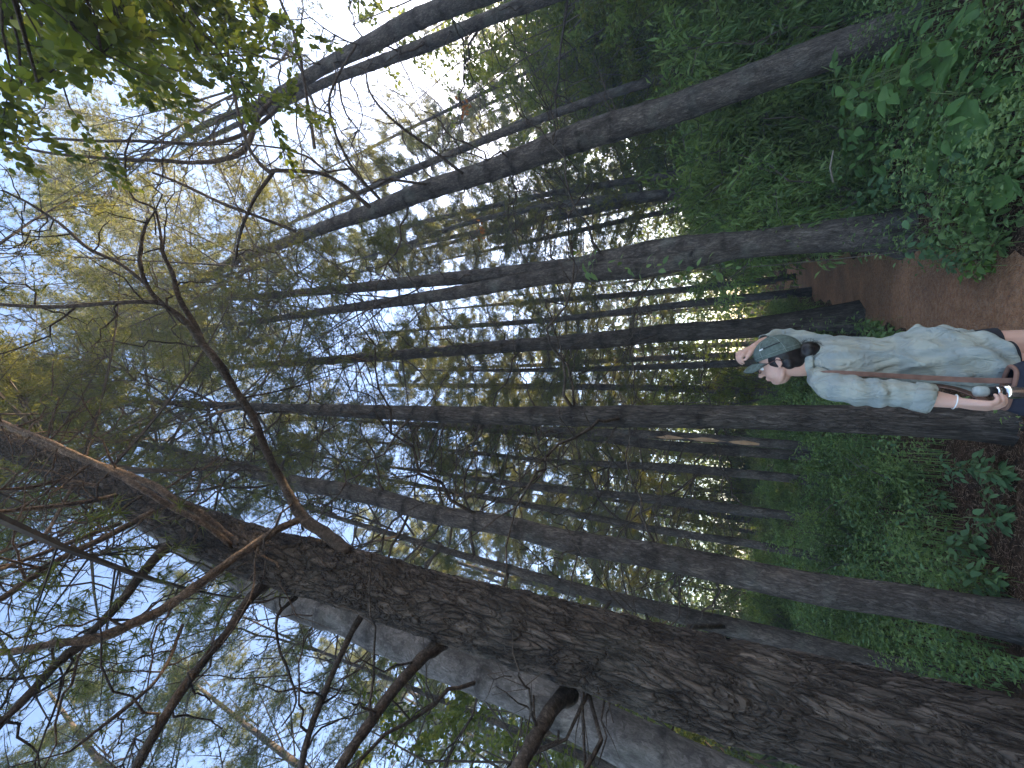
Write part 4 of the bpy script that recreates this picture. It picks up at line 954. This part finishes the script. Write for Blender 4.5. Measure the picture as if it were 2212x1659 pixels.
def plaid_mat():
    m, nt, b, out = new_mat('pale_plaid_cotton'); L = nt.links
    co = coords(nt); sx = nt.nodes.new('ShaderNodeSeparateXYZ')
    w = N(nt, 'ShaderNodeTexNoise', Scale=7.0, Detail=3.0); L.new(co, w.inputs['Vector'])
    wv = nt.nodes.new('ShaderNodeVectorMath'); wv.operation = 'MULTIPLY_ADD'; L.new(w.outputs['Color'], wv.inputs[0]); wv.inputs[1].default_value = (.03,) * 3; L.new(co, wv.inputs[2])
    L.new(wv.outputs[0], sx.inputs[0])
    def band(sock, per, lo, hi):
        a = N(nt, 'ShaderNodeMath', operation='MULTIPLY'); L.new(sock, a.inputs[0]); a.inputs[1].default_value = 6.283 / per
        s = N(nt, 'ShaderNodeMath', operation='SINE'); L.new(a.outputs[0], s.inputs[0])
        r_ = N(nt, 'ShaderNodeMapRange'); L.new(s.outputs[0], r_.inputs[0]); r_.inputs[1].default_value = lo; r_.inputs[2].default_value = hi
        return r_.outputs[0]
    bz = band(sx.outputs['Z'], .13, .2, .75); bx = band(sx.outputs['X'], .105, .2, .75)
    base = (.335, .35, .305); blue = (.25, .285, .285)
    c = mixc(nt, base, blue, 0.0); f1 = N(nt, 'ShaderNodeMath', operation='MULTIPLY'); L.new(bz, f1.inputs[0]); f1.inputs[1].default_value = .5
    L.new(f1.outputs[0], c.node.inputs[0])
    f2 = N(nt, 'ShaderNodeMath', operation='MULTIPLY'); L.new(bx, f2.inputs[0]); f2.inputs[1].default_value = .5
    c2 = mixc(nt, c, (.245, .28, .28), 0.0); L.new(f2.outputs[0], c2.node.inputs[0])
    bl = N(nt, 'ShaderNodeTexNoise', Scale=14.0, Detail=4.0); L.new(co, bl.inputs['Vector'])
    k = ramp(nt, [(.3, (.86, .88, .88)), (.7, (1.08, 1.06, 1.04))], bl.outputs[0])
    c3 = mixc(nt, c2, k.outputs[0], 1.0, 'MULTIPLY')
    L.new(c3, b.inputs['Base Color']); b.inputs['Roughness'].default_value = .9; b.inputs['Specular IOR Level'].default_value = .15
    wr = N(nt, 'ShaderNodeTexNoise', Scale=18.0, Detail=3.0, Distortion=1.2); L.new(coords(nt, (1, 1, .45)), wr.inputs['Vector'])
    bp = N(nt, 'ShaderNodeBump', Strength=1.0, Distance=.03); L.new(wr.outputs[0], bp.inputs['Height']); L.new(bp.outputs[0], b.inputs['Normal'])
    return m
SKIN = skin_mat(); PLAID = plaid_mat()
HAIR = plain('black_hair', (.008, .006, .006), .45, nscale=60, bump=.004)
CAPM = plain('washed_green_cap', (.10, .125, .11), .95, nscale=70, namt=.35, bump=.002, spec=.1)
CAPS = plain('cap_stitching', (.20, .235, .21), .95, nscale=90, spec=.1)
BLACK = plain('black_band', (.012, .012, .013), .6)
WHITE = plain('white_tab', (.75, .75, .73), .6)
GLASSF = plain('brown_frames', (.05, .018, .015), .3)
SHORTS = plain('dark_shorts', (.015, .015, .02), .9)
LEATHER = plain('brown_strap', (.20, .105, .075), .7, nscale=40)
NAVY = plain('navy_bag', (.014, .016, .028), .85, nscale=60, bump=.003)
METAL = plain('polished_steel', (.75, .75, .75), .15, metal=1.0, nscale=10, namt=.05)
CAPG = plain('grey_bottle_cap', (.33, .37, .35), .5)
SHOE = plain('dark_shoe', (.05, .045, .04), .7)

HB = R(58)
bl_ = np.array([-math.cos(HB), -math.sin(HB), 0]); bf = np.array([-math.sin(HB), math.cos(HB), 0]); UP = np.array([0, 0, 1.0])
pc = at(2065, 770, 2.42)
person = empty('person', (float(pc[0]), float(pc[1]), 0)); tag(person, 'woman in pale plaid shirt and green cap looking up, one hand on the brim', 'person')
# head frame
hf = unit(np.array([-.43, .30, .85])); hc = np.array([.88, .05, .45]); hc = unit(hc - hf * np.dot(hc, hf)); hl = np.cross(hc, hf)
HC = at(1683, 779, 2.38)
def hp(f, l, u): return HC + hf * f + hl * l + hc * u
HA = [hf, hl, hc]
mb = MB()
ellip(mb, hp(-.012, 0, .030), HA, (.094, .074, .084), 24)
ellip(mb, hp(.030, 0, -.030), HA, (.058, .056, .082), 24)
ellip(mb, hp(.052, 0, -.088), HA, (.027, .026, .020), 14)
ellip(mb, hp(.045, .030, -.045), HA, (.036, .024, .034), 14); ellip(mb, hp(.045, -.030, -.045), HA, (.036, .024, .034), 14)
for s in (1, -1):
    limb(mb, [hp(-.005, s * .046, -.045), hp(.02, s * .038, -.078), hp(.050, s * .012, -.094)], [.014, .016, .015])
    ellip(mb, hp(.062, s * .030, .012), HA, (.026, .026, .014), 12)
    # ear: rim, lobe and bowl
    a = np.linspace(-.6, 3.9, 12)
    limb(mb, [hp(-.012 - .011 * math.sin(t), s * (.075 + .004 * math.sin(t)), -.008 + .021 * math.cos(t)) for t in a], [.0038] * 12, 10, .006)
    ellip(mb, hp(-.010, s * .074, -.012), HA, (.012, .006, .024), 12); ellip(mb, hp(-.004, s * .077, -.034), HA, (.007, .005, .009), 10)
limb(mb, [hp(.078, 0, .012), hp(.094, 0, -.012), hp(.108, 0, -.034)], [.010, .0105, .0115])
ellip(mb, hp(.098, .009, -.036), HA, (.010, .007, .007), 10); ellip(mb, hp(.098, -.009, -.036), HA, (.010, .007, .007), 10)
ellip(mb, hp(.084, 0, -.058), HA, (.011, .022, .007), 12); ellip(mb, hp(.083, 0, -.069), HA, (.010, .019, .007), 12)
NB = at(1762, 783, 2.40)
limb(mb, [hp(-.028, 0, -.035), hp(-.045, 0, -.085) * .5 + (NB + HC) * .25, NB - UP * .03], [.054, .050, .058])
# torso core
def P_(px_, py_, Y): return at(px_, py_, Y)
for (a_, b_, ra, rb) in [((1790, 784), (1900, 780), .115, .075), ((1880, 780), (2010, 768), .105, .075), ((1990, 768), (2110, 770), .118, .075)]:
    p0 = P_(*a_, 2.4); p1 = P_(*b_, 2.4); cc = (p0 + p1) / 2
    ellip(mb, cc, [bl_, bf, UP], (ra, rb, abs(p0[2] - p1[2]) * .75), 20)
# left arm (hanging) and right arm (raised)
Ls = P_(1790, 822, 2.28); Le = P_(1925, 848, 2.20); Lw = P_(2062, 868, 2.16)
limb(mb, [Ls, (Ls + Le) / 2 + [0, -.01, 0], Le, Le * .45 + Lw * .55 + [0, -.004, 0], Lw], [.038, .036, .035, .036, .025])
Rs = P_(1790, 752, 2.53); Re = P_(1684, 731, 2.66); Rw = P_(1630, 751, 2.47)
limb(mb, [Rs, (Rs + Re) / 2, Re], [.036, .034, .034]); limb(mb, [Re, Re * .5 + Rw * .5 + [0, 0, .01], Rw], [.036, .034, .024])
# hands
def hand(mb, W, d, nrm, side, curl, spread=.0, size=1.0, thumb_curl=.5):
    """W wrist, d direction of the palm, nrm towards the back of the hand, side towards the thumb"""
    d = unit(d); nrm = unit(nrm - d * np.dot(nrm, d)); sd = np.cross(d, nrm); sd = sd if np.dot(sd, side) > 0 else -sd
    for q in np.linspace(-1, 1, 4):
        limb(mb, [W + sd * q * .010 * size, W + d * .045 * size + sd * q * .022 * size, W + d * .086 * size + sd * q * .030 * size - nrm * .004], [.017 * size, .0155 * size, .0125 * size], 12)
    Lf = [.070, .080, .075, .058]
    for k in range(4):
        off = (.030 - .020 * k); b = W + d * (.086 - .004 * abs(k - 1)) * size + sd * off * size
        ang = 0.0; p = b; pts = [b - d * .012]; dd = unit(d + sd * (1.5 - k) * spread)
        for s, fr in enumerate((.45, .30, .25)):
            ang += curl[s] * (1 + .08 * k); v = dd * math.cos(ang) - nrm * math.sin(ang); p = p + v * Lf[k] * fr * size; pts.append(p)
        limb(mb, pts, [.0098 * size, .0092 * size, .0082 * size, .0066 * size], 10, .006)
    b = W + d * .022 * size + sd * .020 * size; v = unit(d * .75 + sd * .7 - nrm * .25)
    p1 = b + v * .036 * size; v2 = unit(d * 1.0 + sd * .15 - nrm * thumb_curl); p2 = p1 + v2 * .030 * size; v3 = unit(d * .9 - sd * .15 - nrm * thumb_curl * 1.3); p3 = p2 + v3 * .024 * size
    limb(mb, [b - d * .01, p1, p2, p3], [.015 * size, .0125 * size, .0105 * size, .008 * size], 10, .006)
hd = unit(P_(2150, 882, 2.13) - Lw)
hand(mb, Lw, hd, unit(np.array([-1, -.35, 0])), bf, (.45, .75, .55), .05, .96)
RH = P_(1603, 768, 2.42)
hand(mb, Rw, unit(RH - Rw + UP * .04), unit(np.array([.15, -.5, .85])), unit(np.array([-.2, -1, -.35])), (.65, .85, .5), .05, .92)
# legs down to the ground
for s, stepf in ((1, .10), (-1, -.06)):
    hip = pc + bl_ * .066 * s - UP * .03; kn_ = np.array([*(pc[:2] + bl_[:2] * .078 * s + bf[:2] * (stepf * .6 + .02)), .46]); an = np.array([*(pc[:2] + bl_[:2] * .075 * s + bf[:2] * (stepf - .02)), .085])
    limb(mb, [hip, hip * .5 + kn_ * .5 + bf * .01, kn_, kn_ * .6 + an * .4 - bf * .022, an], [.074, .072, .052, .052, .033])
    limb(mb, [an - UP * .03 - bf * .03, an - UP * .045 + bf * .06, an - UP * .055 + bf * .15], [.032, .030, .022])
body = remeshed(mb, 'body', SKIN, person, .0042, 4)
# eyes
for s in (1, -1):
    m2 = MB(); ellip(m2, hp(.074, s * .030, -.002), HA, (.0125, .0125, .0125), 12); e = m2.build('eye', WHITE, body)
    m2 = MB(); ellip(m2, hp(.0835, s * .030, -.001), HA, (.004, .0055, .0055), 10); m2.build('iris', BLACK, e)
# hair with the low bun
mb = MB()
ellip(mb, hp(-.022, 0, .022), HA, (.092, .079, .080), 20)
ellip(mb, hp(-.062, 0, -.030), HA, (.040, .058, .046), 18)
ellip(mb, hp(-.040, .045, -.030), HA, (.030, .026, .034), 14)
BUNC = P_(1748, 757, 2.36); ellip(mb, BUNC, HA, (.046, .050, .042), 18); limb(mb, [hp(-.07, 0, -.02), BUNC], [.04, .036])
hair = remeshed(mb, 'hair', HAIR, person, .005, 2)
mb = MB(); g = np.random.default_rng(4)
for k in range(60):
    c = BUNC + unit(g.normal(size=3)) * .038; v = unit(np.cross(c - BUNC, g.normal(size=3))); mb2 = np.array([c, c + v * .03 + (c - BUNC) * .1, c + v * .05 - (c - BUNC) * .1]); tube(mb, mb2, [.0012, .001, .0005], 3, cap=False)
mb.build('hair_strands', HAIR, hair)
# cap: domed crown of six panels, curved brim, black cord and white tab
def dome(mb, ru, extra=0.0, n=26, m=48, thick=.003, cut=-.15):
    V = []
    for i_ in range(n):
        th = (math.pi / 2 + .18) * i_ / (n - 1)
        for j_ in range(m):
            ph = 2 * math.pi * j_ / m
            seam = 1 - .012 * abs(math.sin(3 * ph)) ** .25 * (-1) + .0 if False else 1 + .010 * abs(math.sin(3 * ph))
            fx = math.sin(th) * math.cos(ph); ly = math.sin(th) * math.sin(ph); uz = math.cos(th)
            p = np.array([fx * .104, ly * .083, uz * (.088 + .006 * fx)]) * seam * (1 + extra)
            tl = -.22 * p[0] * 0
            V.append(hp(-.012 + p[0], p[1], .040 + p[2] + .10 * p[0] * (1 - uz)))
    i = np.arange(n - 1)[:, None] * m; j = np.arange(m)[None, :]; j2 = (j + 1) % m
    mb.add(np.array(V), np.stack([i + j, i + m + j, i + m + j2, i + j2], -1).reshape(-1, 4))
mb = MB(); dome(mb, 0); dome(mb, 0, -.03)
cap = mb.build('cap', CAPM, person)
def capp(th, ph, e=.012):
    fx = math.sin(th) * math.cos(ph); ly = math.sin(th) * math.sin(ph); uz = math.cos(th)
    p = np.array([fx * .104, ly * .083, uz * (.088 + .006 * fx)]) * (1 + .010 * abs(math.sin(3 * ph))) * (1 + e)
    return hp(-.012 + p[0], p[1], .040 + p[2] + .10 * p[0] * (1 - uz))
mb = MB()
for k in range(6):
    tube(mb, np.array([capp(t, k * math.pi / 3 + .52 * 0, .008) for t in np.linspace(.05, 1.7, 24)]), .0016, 5)
tube(mb, np.array([capp(1.55, t, .006) for t in np.linspace(0, 2 * math.pi, 60)]), .0014, 4)
mb.build('stitching', CAPS, cap)
mb = MB(); ellip(mb, capp(0, 0, .02), HA, (.007, .007, .005), 10); mb.build('button', CAPM, cap)
mb = MB(); tube(mb, np.array([capp(t, p, .018) for t, p in zip(np.linspace(1.15, 1.12, 14), np.linspace(1.25, 2.1, 14))]), .0026, 6); mb.build('cord', BLACK, cap)
mb = MB(); tube(mb, np.array([capp(1.15, p, .020) for p in np.linspace(1.06, 1.25, 5)]), .0042, 6); mb.build('tab', WHITE, cap)
mb = MB()
for lay in (0, 1):
    G = []; nu, nv = 14, 25
    for i_ in range(nu):
        u = i_ / (nu - 1)
        for j_ in range(nv):
            v = -1 + 2 * j_ / (nv - 1); ph = v * 1.12
            r0 = np.array([math.cos(ph) * .102, math.sin(ph) * .083])
            tip = np.array([.102 + .078 * math.sqrt(max(0, 1 - (v * .97) ** 2)), .080 * v])
            q = r0 * (1 - u) + tip * u
            G.append(hp(-.012 + q[0], q[1], .034 - .028 * v * v - .012 * u - (.004 if lay else 0) + .010 * math.sin(u * 3.1) * (1 - v * v)))
    i = np.arange(nu - 1)[:, None] * nv; j = np.arange(nv - 1)[None, :]
    mb.add(np.array(G), np.stack([i + j, i + nv + j, i + nv + j + 1, i + j + 1], -1).reshape(-1, 4))
edge = [k for k in range(0)]
nu, nv = 14, 25; s0 = (nu - 1) * nv; q = np.arange(nv - 1) + s0
mb.f.append(np.stack([q, q + 1, q + 1 + nu * nv, q + nu * nv], 1)); mb.fm.append(np.zeros(nv - 1, int))
brim = mb.build('brim', CAPM, cap)
# glasses
mb = MB()
for s in (1, -1):
    c = hp(.097, s * .031, -.004); a = np.linspace(0, 2 * np.pi, 25)
    tube(mb, np.array([c + hl * .023 * math.cos(t) * (1 + .12 * abs(math.cos(t))) + hc * .018 * math.sin(t) - hf * .004 * abs(math.cos(t)) for t in a]), .0024, 6)
    tube(mb, np.array([hp(.092, s * .056, .004), hp(.070, s * .071, .006), hp(.02, s * .080, .004), hp(-.012, s * .083, .004), hp(-.03, s * .080, -.012)]), .0024, 6)
tube(mb, np.array([hp(.096, .009, .0), hp(.100, 0, .003), hp(.096, -.009, .0)]), .002, 6)
mb.build('glasses', GLASSF, person)
# necklace cord at the nape and bracelet
mb = MB(); a = np.linspace(0, 2 * np.pi, 30); nn = (NB + HC) * .5 - UP * .0; 
NC = NB + UP * .012
tube(mb, np.array([NC + bl_ * .062 * math.cos(t) + bf * .060 * math.sin(t) - UP * .022 * math.sin(t) for t in a]), .0026, 6); mb.build('necklace', LEATHER, person)
mb = MB(); dax = unit(Lw - Le); u1 = unit(np.cross(dax, [0, 1, 0])); u2 = np.cross(dax, u1)
tube(mb, np.array([Lw + u1 * .0275 * math.cos(t) + u2 * .0275 * math.sin(t) + dax * .004 * math.sin(t) for t in a]), .0022, 6); mb.build('bracelet', WHITE, person)
# shirt
mb = MB()
rows = [(1738, 781, .056, .052), (1747, 781, .064, .060), (1757, 781, .088, .068), (1770, 783, .130, .080), (1795, 785, .165, .090), (1850, 783, .158, .094), (1900, 779, .132, .094), (1950, 772, .136, .100), (2000, 768, .146, .110), (2050, 770, .154, .118), (2090, 774, .158, .122), (2160, 781, .158, .122)]
RR = []
for px_, py_, a_, b_ in rows: RR.append([*P_(px_, py_, 2.40), a_, b_])
RR = spline(np.array(RR), .008); n = len(RR); m = 96
zb_ = RR[:, 2]; G = np.zeros((n, m, 3)); ph = np.linspace(0, 2 * np.pi, m, endpoint=False)
zlow = P_(2158, 781, 2.4)[2]; zhi = P_(2080, 774, 2.4)[2]; zs = P_(1930, 774, 2.4)[2]
rdg = lambda x: (1 - np.abs(np.sin(x))) ** 1.6
for i_ in range(n):
    z = zb_[i_]; f_ = i_ / (n - 1)
    amp = .0035 + .009 * np.clip((1.36 - z) / .5, 0, 1)
    fold = amp * (np.sin(ph * 7 + z * 22) * .6 + np.sin(ph * 11 - z * 34 + 1) * .35 + np.sin(ph * 4 + z * 41 + 2 * np.sin(z * 9)) * .6)
    diag = .020 * np.exp(-((z - 1.10) / .16) ** 2) * (rdg(ph * 3.0 + z * 16 + .8 * np.sin(z * 13)) - .4) + .015 * np.exp(-((z - .98) / .12) ** 2) * (rdg(ph * 4.0 - z * 12 + 1) - .4)
    diag = diag + .011 * np.exp(-((z - 1.27) / .06) ** 2) * (rdg(ph * 9 + z * 5) - .4) + .016 * np.clip((1.0 - z) / .25, 0, 1) * (rdg(ph * 4 + z * 4) - .4)
    k = 1 + 0 * ph
    ca = np.cos(ph); sa = np.sin(ph)
    cc = RR[i_, :3] - bf * .018 * np.exp(-((z - 1.27) / .1) ** 2)
    G[i_] = cc + (RR[i_, 3] + fold + diag)[:, None] * ca[:, None] * bl_ + (RR[i_, 4] + fold + diag)[:, None] * sa[:, None] * bf
    rt = (ca * bl_[0] + sa * bf[0])
    hem = zlow + (zhi - zlow) * (.62 * np.clip(rt, 0, 1) ** 2.4 + .10 * np.clip(-rt, 0, 1) ** 2)
    if z < zs: G[i_, :, 2] = zs + (z - zs) * (hem - zs) / (zlow - zs)
i = np.arange(n - 1)[:, None] * m; j = np.arange(m)[None, :]; j2 = (j + 1) % m
mb.add(G.reshape(-1, 3), np.stack([i + j, i + j2, i + m + j2, i + m + j], -1).reshape(-1, 4))
shirt = mb.build('shirt', PLAID, person)
so = shirt.modifiers.new('t', 'SOLIDIFY'); so.thickness = .003; so.offset = -1
# collar
mb = MB(); a = np.linspace(.25, 2 * np.pi - .25, 40) + np.pi / 2
Gc = []
for u in np.linspace(0, 1, 7):
    for t in a:
        o_ = .062 + .020 * u; Gc.append(P_(1742, 781, 2.40) + UP * (.012 + .016 * math.sin(u * 3.0) - .030 * u) + bl_ * o_ * math.cos(t) * 1.08 + bf * o_ * math.sin(t) - UP * .018 * max(0, math.sin(t)))
i = np.arange(6)[:, None] * 40; j = np.arange(39)[None, :]
mb.add(np.array(Gc), np.stack([i + j, i + j + 1, i + 41 + j, i + 40 + j], -1).reshape(-1, 4)); col_ = mb.build('collar', PLAID, shirt)
cm = col_.modifiers.new('t', 'SOLIDIFY'); cm.thickness = .004
def sleeve(pts, rad, name='sleeve', seed=0, cuff=True):
    Q = spline(np.hstack([np.array(pts), np.array(rad)[:, None]]), .006); k = len(Q); a = np.linspace(0, 2 * np.pi, 40, endpoint=False); s = np.linspace(0, 1, k)[:, None]
    prof = 1 + .05 * np.sin(a * 5 + s * 19 + seed) + .06 * (1 - np.abs(np.sin(a * 1.5 - s * 14 + seed))) ** 2 + .04 * np.sin(a * 3 - s * 31) + .08 * np.sin(s * 44 + 2 * np.sin(a + seed)) * np.exp(-((s - .62) / .22) ** 2)
    mb = MB(); tube(mb, Q[:, :3], Q[:, 3], 40, cap=False, prof=prof); o = mb.build(name, PLAID, shirt)
    so = o.modifiers.new('t', 'SOLIDIFY'); so.thickness = .003
    if cuff:
        mb = MB(); t = unit(Q[-1, :3] - Q[-6, :3]); C = Q[-1, :3]; r = Q[-1, 3]
        PP = np.array([C - t * .050, C - t * .046, C - t * .02, C + t * .006, C + t * .010, C + t * .002]); tube(mb, PP, np.array([1.0, 1.10, 1.13, 1.15, 1.08, .95]) * r, 40, cap=False, prof=1 + .03 * np.sin(a * 4 + 1) * np.ones((6, 1)))
        o2 = mb.build('cuff', PLAID, o)
    return o
SL = P_(1768, 812, 2.32)
sleeve([SL + bl_ * -.02, P_(1778, 822, 2.28), P_(1800, 834, 2.25), P_(1860, 846, 2.20), P_(1925, 850, 2.19), P_(1970, 855, 2.18), P_(2006, 861, 2.175)], [.040, .056, .062, .060, .054, .052, .052])
sleeve([P_(1790, 760, 2.48), P_(1785, 750, 2.54), P_(1740, 739, 2.60), P_(1690, 730, 2.66), P_(1668, 735, 2.61), P_(1652, 740, 2.57)], [.050, .058, .055, .052, .046, .044], seed=3, cuff=False)
# shorts
mb = MB()
for s in (1, -1):
    hip = pc + bl_ * .062 * s
    tube(mb, np.array([hip + UP * .0, hip - UP * .03, hip - UP * .09, hip - UP * .13]), [.070, .078, .084, .088], 30, cap=False)
ellip(mb, pc + UP * .03 - bf * .02, [bl_, bf, UP], (.118, .085, .08), 20)
mb.build('shorts', SHORTS, person)
for s, stepf in ((1, .10), (-1, -.06)):
    an = np.array([*(pc[:2] + bl_[:2] * .075 * s + bf[:2] * (stepf - .02)), .07]); mb = MB()
    limb(mb, [an - bf * .045, an + bf * .02 - UP * .008, an + bf * .10 - UP * .022, an + bf * .17 - UP * .030], [.045, .046, .042, .034]); mb.build('shoe', SHOE, person)
# shoulder bag with its strap, and the steel bottle sticking out of it
bc = P_(2262, 838, 2.20)
bag = empty('shoulder_bag', tuple(bc)); tag(bag, 'dark navy shoulder bag hanging at the woman\'s left hip from a long brown strap', 'bag')
mb = MB(); n = 26; m = 48; a = np.linspace(0, 2 * np.pi, m, endpoint=False)
zt = P_(2178, 838, 2.2)[2]; zz = np.linspace(zt, zt - .27, n); bx_ = unit(bf * .9 + np.array([0, -.1, 0])); by_ = np.cross(UP, bx_)
sq = lambda t, p: np.sign(t) * np.abs(t) ** p
G = []
for k, z in enumerate(zz):
    w = .085 + .035 * math.sin(min(1, k / 12) * 1.57); dp = .035 + .022 * math.sin(min(1, k / 10) * 1.57)
    if k > n - 5: w *= 1 - .08 * (k - n + 5); dp *= 1 - .12 * (k - n + 5)
    c = np.array([bc[0], bc[1], z])
    G.append(c + bx_ * (w * sq(np.cos(a), .6) * (1 + .02 * np.sin(z * 60)))[:, None] + by_ * (dp * sq(np.sin(a), .6) * (1 + .05 * np.sin(a * 3 + z * 30)))[:, None])
i = np.arange(n - 1)[:, None] * m; j = np.arange(m)[None, :]; j2 = (j + 1) % m
mb.add(np.array(G).reshape(-1, 3), np.stack([i + j, i + j2, i + m + j2, i + m + j], -1).reshape(-1, 4)); mb.add(np.array([[bc[0], bc[1], zt - .272]]), np.zeros((0, 3), int))
e0 = (n - 1) * m; mb.f.append(np.stack([e0 + np.arange(m), e0 + (np.arange(m) + 1) % m, np.full(m, n * m)], 1)); mb.fm.append(np.zeros(m, int))
pouch = mb.build('pouch', NAVY, bag); sm = pouch.modifiers.new('t', 'SOLIDIFY'); sm.thickness = .004
mb = MB(); tube(mb, np.vstack([G[0], G[0][:1]]) + UP * .002, .007, 8, cap=False); mb.build('rim', LEATHER, bag)
def ribbon(pts, w, th, nrmv, name, mat, parent):
    S = spline(np.array(pts), .01); T_, U_, W_ = frames(S); mb = MB(); k = len(S)
    nv = np.broadcast_to(nrmv, (k, 3)) if np.ndim(nrmv) == 1 else nrmv
    sd = unit(np.cross(T_, nv)); nn = np.cross(sd, T_)
    V = np.stack([S + sd * w + nn * th, S - sd * w + nn * th, S - sd * w - nn * th, S + sd * w - nn * th], 1).reshape(-1, 3)
    i = np.arange(k - 1)[:, None] * 4; j = np.arange(4)[None, :]; j2 = (j + 1) % 4
    mb.add(V, np.stack([i + j, i + j2, i + 4 + j2, i + 4 + j], -1).reshape(-1, 4)); return mb.build(name, mat, parent, smooth=False)
e1 = bc + bx_ * -.09; e1[2] = zt; e2 = bc + bx_ * .09; e2[2] = zt
ribbon([P_(2215, 822, 2.17), P_(2130, 822, 2.19), P_(2000, 816, 2.205), P_(1900, 810, 2.21), P_(1830, 806, 2.215), P_(1790, 805, 2.225), P_(1770, 808, 2.25), P_(1757, 814, 2.295), P_(1760, 818, 2.34), P_(1790, 824, 2.39)], .010, .0022, np.array([-.2, -1, .15]), 'strap', LEATHER, bag)
ribbon([P_(1790, 824, 2.39), P_(1900, 830, 2.40), P_(2050, 836, 2.34), e2], .010, .0022, np.array([-.8, .6, .0]), 'strap', LEATHER, bag)
b0 = P_(2235, 846, 2.175); b1 = P_(2106, 846, 2.155); dv = unit(b1 - b0); L0 = float(np.linalg.norm(b1 - b0))
bt = empty('bottle', tuple(b0)); tag(bt, 'slim dark bottle with steel collar and grey cap sticking out of the navy bag', 'bottle')
def lathe(prof, name, mat):
    mb = MB(); tube(mb, np.array([b0 + dv * t * L0 for t, r in prof]), np.array([r for t, r in prof]), 24); return mb.build(name, mat, bt)
lathe([(-.3, .026), (0, .027), (.45, .027), (.52, .022)], 'bottle_body', METAL)
lathe([(.50, .020), (.55, .0195), (.62, .0195)], 'bottle_neck', BLACK); lathe([(.60, .0205), (.63, .021), (.65, .0205)], 'bottle_ring', METAL); lathe([(.65, .018), (.82, .018)], 'bottle_band', BLACK)
lathe([(.80, .019), (.84, .0205), (.96, .0205), (1.0, .018)], 'bottle_cap', CAPG)

# ------------------------------------------------------------------ evening haze between the trees
hz = MB(); x0, x1, y0, y1, z0, z1 = -136, 136, -46, 136, -2.2, 31.5
hz.add(np.array([[x, y, z] for z in (z0, z1) for y in (y0, y1) for x in (x0, x1)]), np.array([[0, 2, 3, 1], [4, 5, 7, 6], [0, 1, 5, 4], [2, 6, 7, 3], [0, 4, 6, 2], [1, 3, 7, 5]]))
HZ = bpy.data.materials.new('haze'); HZ.use_nodes = True; nt = HZ.node_tree
for n_ in list(nt.nodes):
    if n_.type == 'BSDF_PRINCIPLED': nt.nodes.remove(n_)
pv = nt.nodes.new('ShaderNodeVolumePrincipled'); pv.inputs['Color'].default_value = (.92, .94, .97, 1); pv.inputs['Density'].default_value = .0045; pv.inputs['Anisotropy'].default_value = .25
nt.links.new(pv.outputs[0], [n_ for n_ in nt.nodes if n_.type == 'OUTPUT_MATERIAL'][0].inputs['Volume'])
tag(hz.build('haze', HZ, smooth=False), 'thin pale evening haze between the trees', 'haze', kind='stuff')
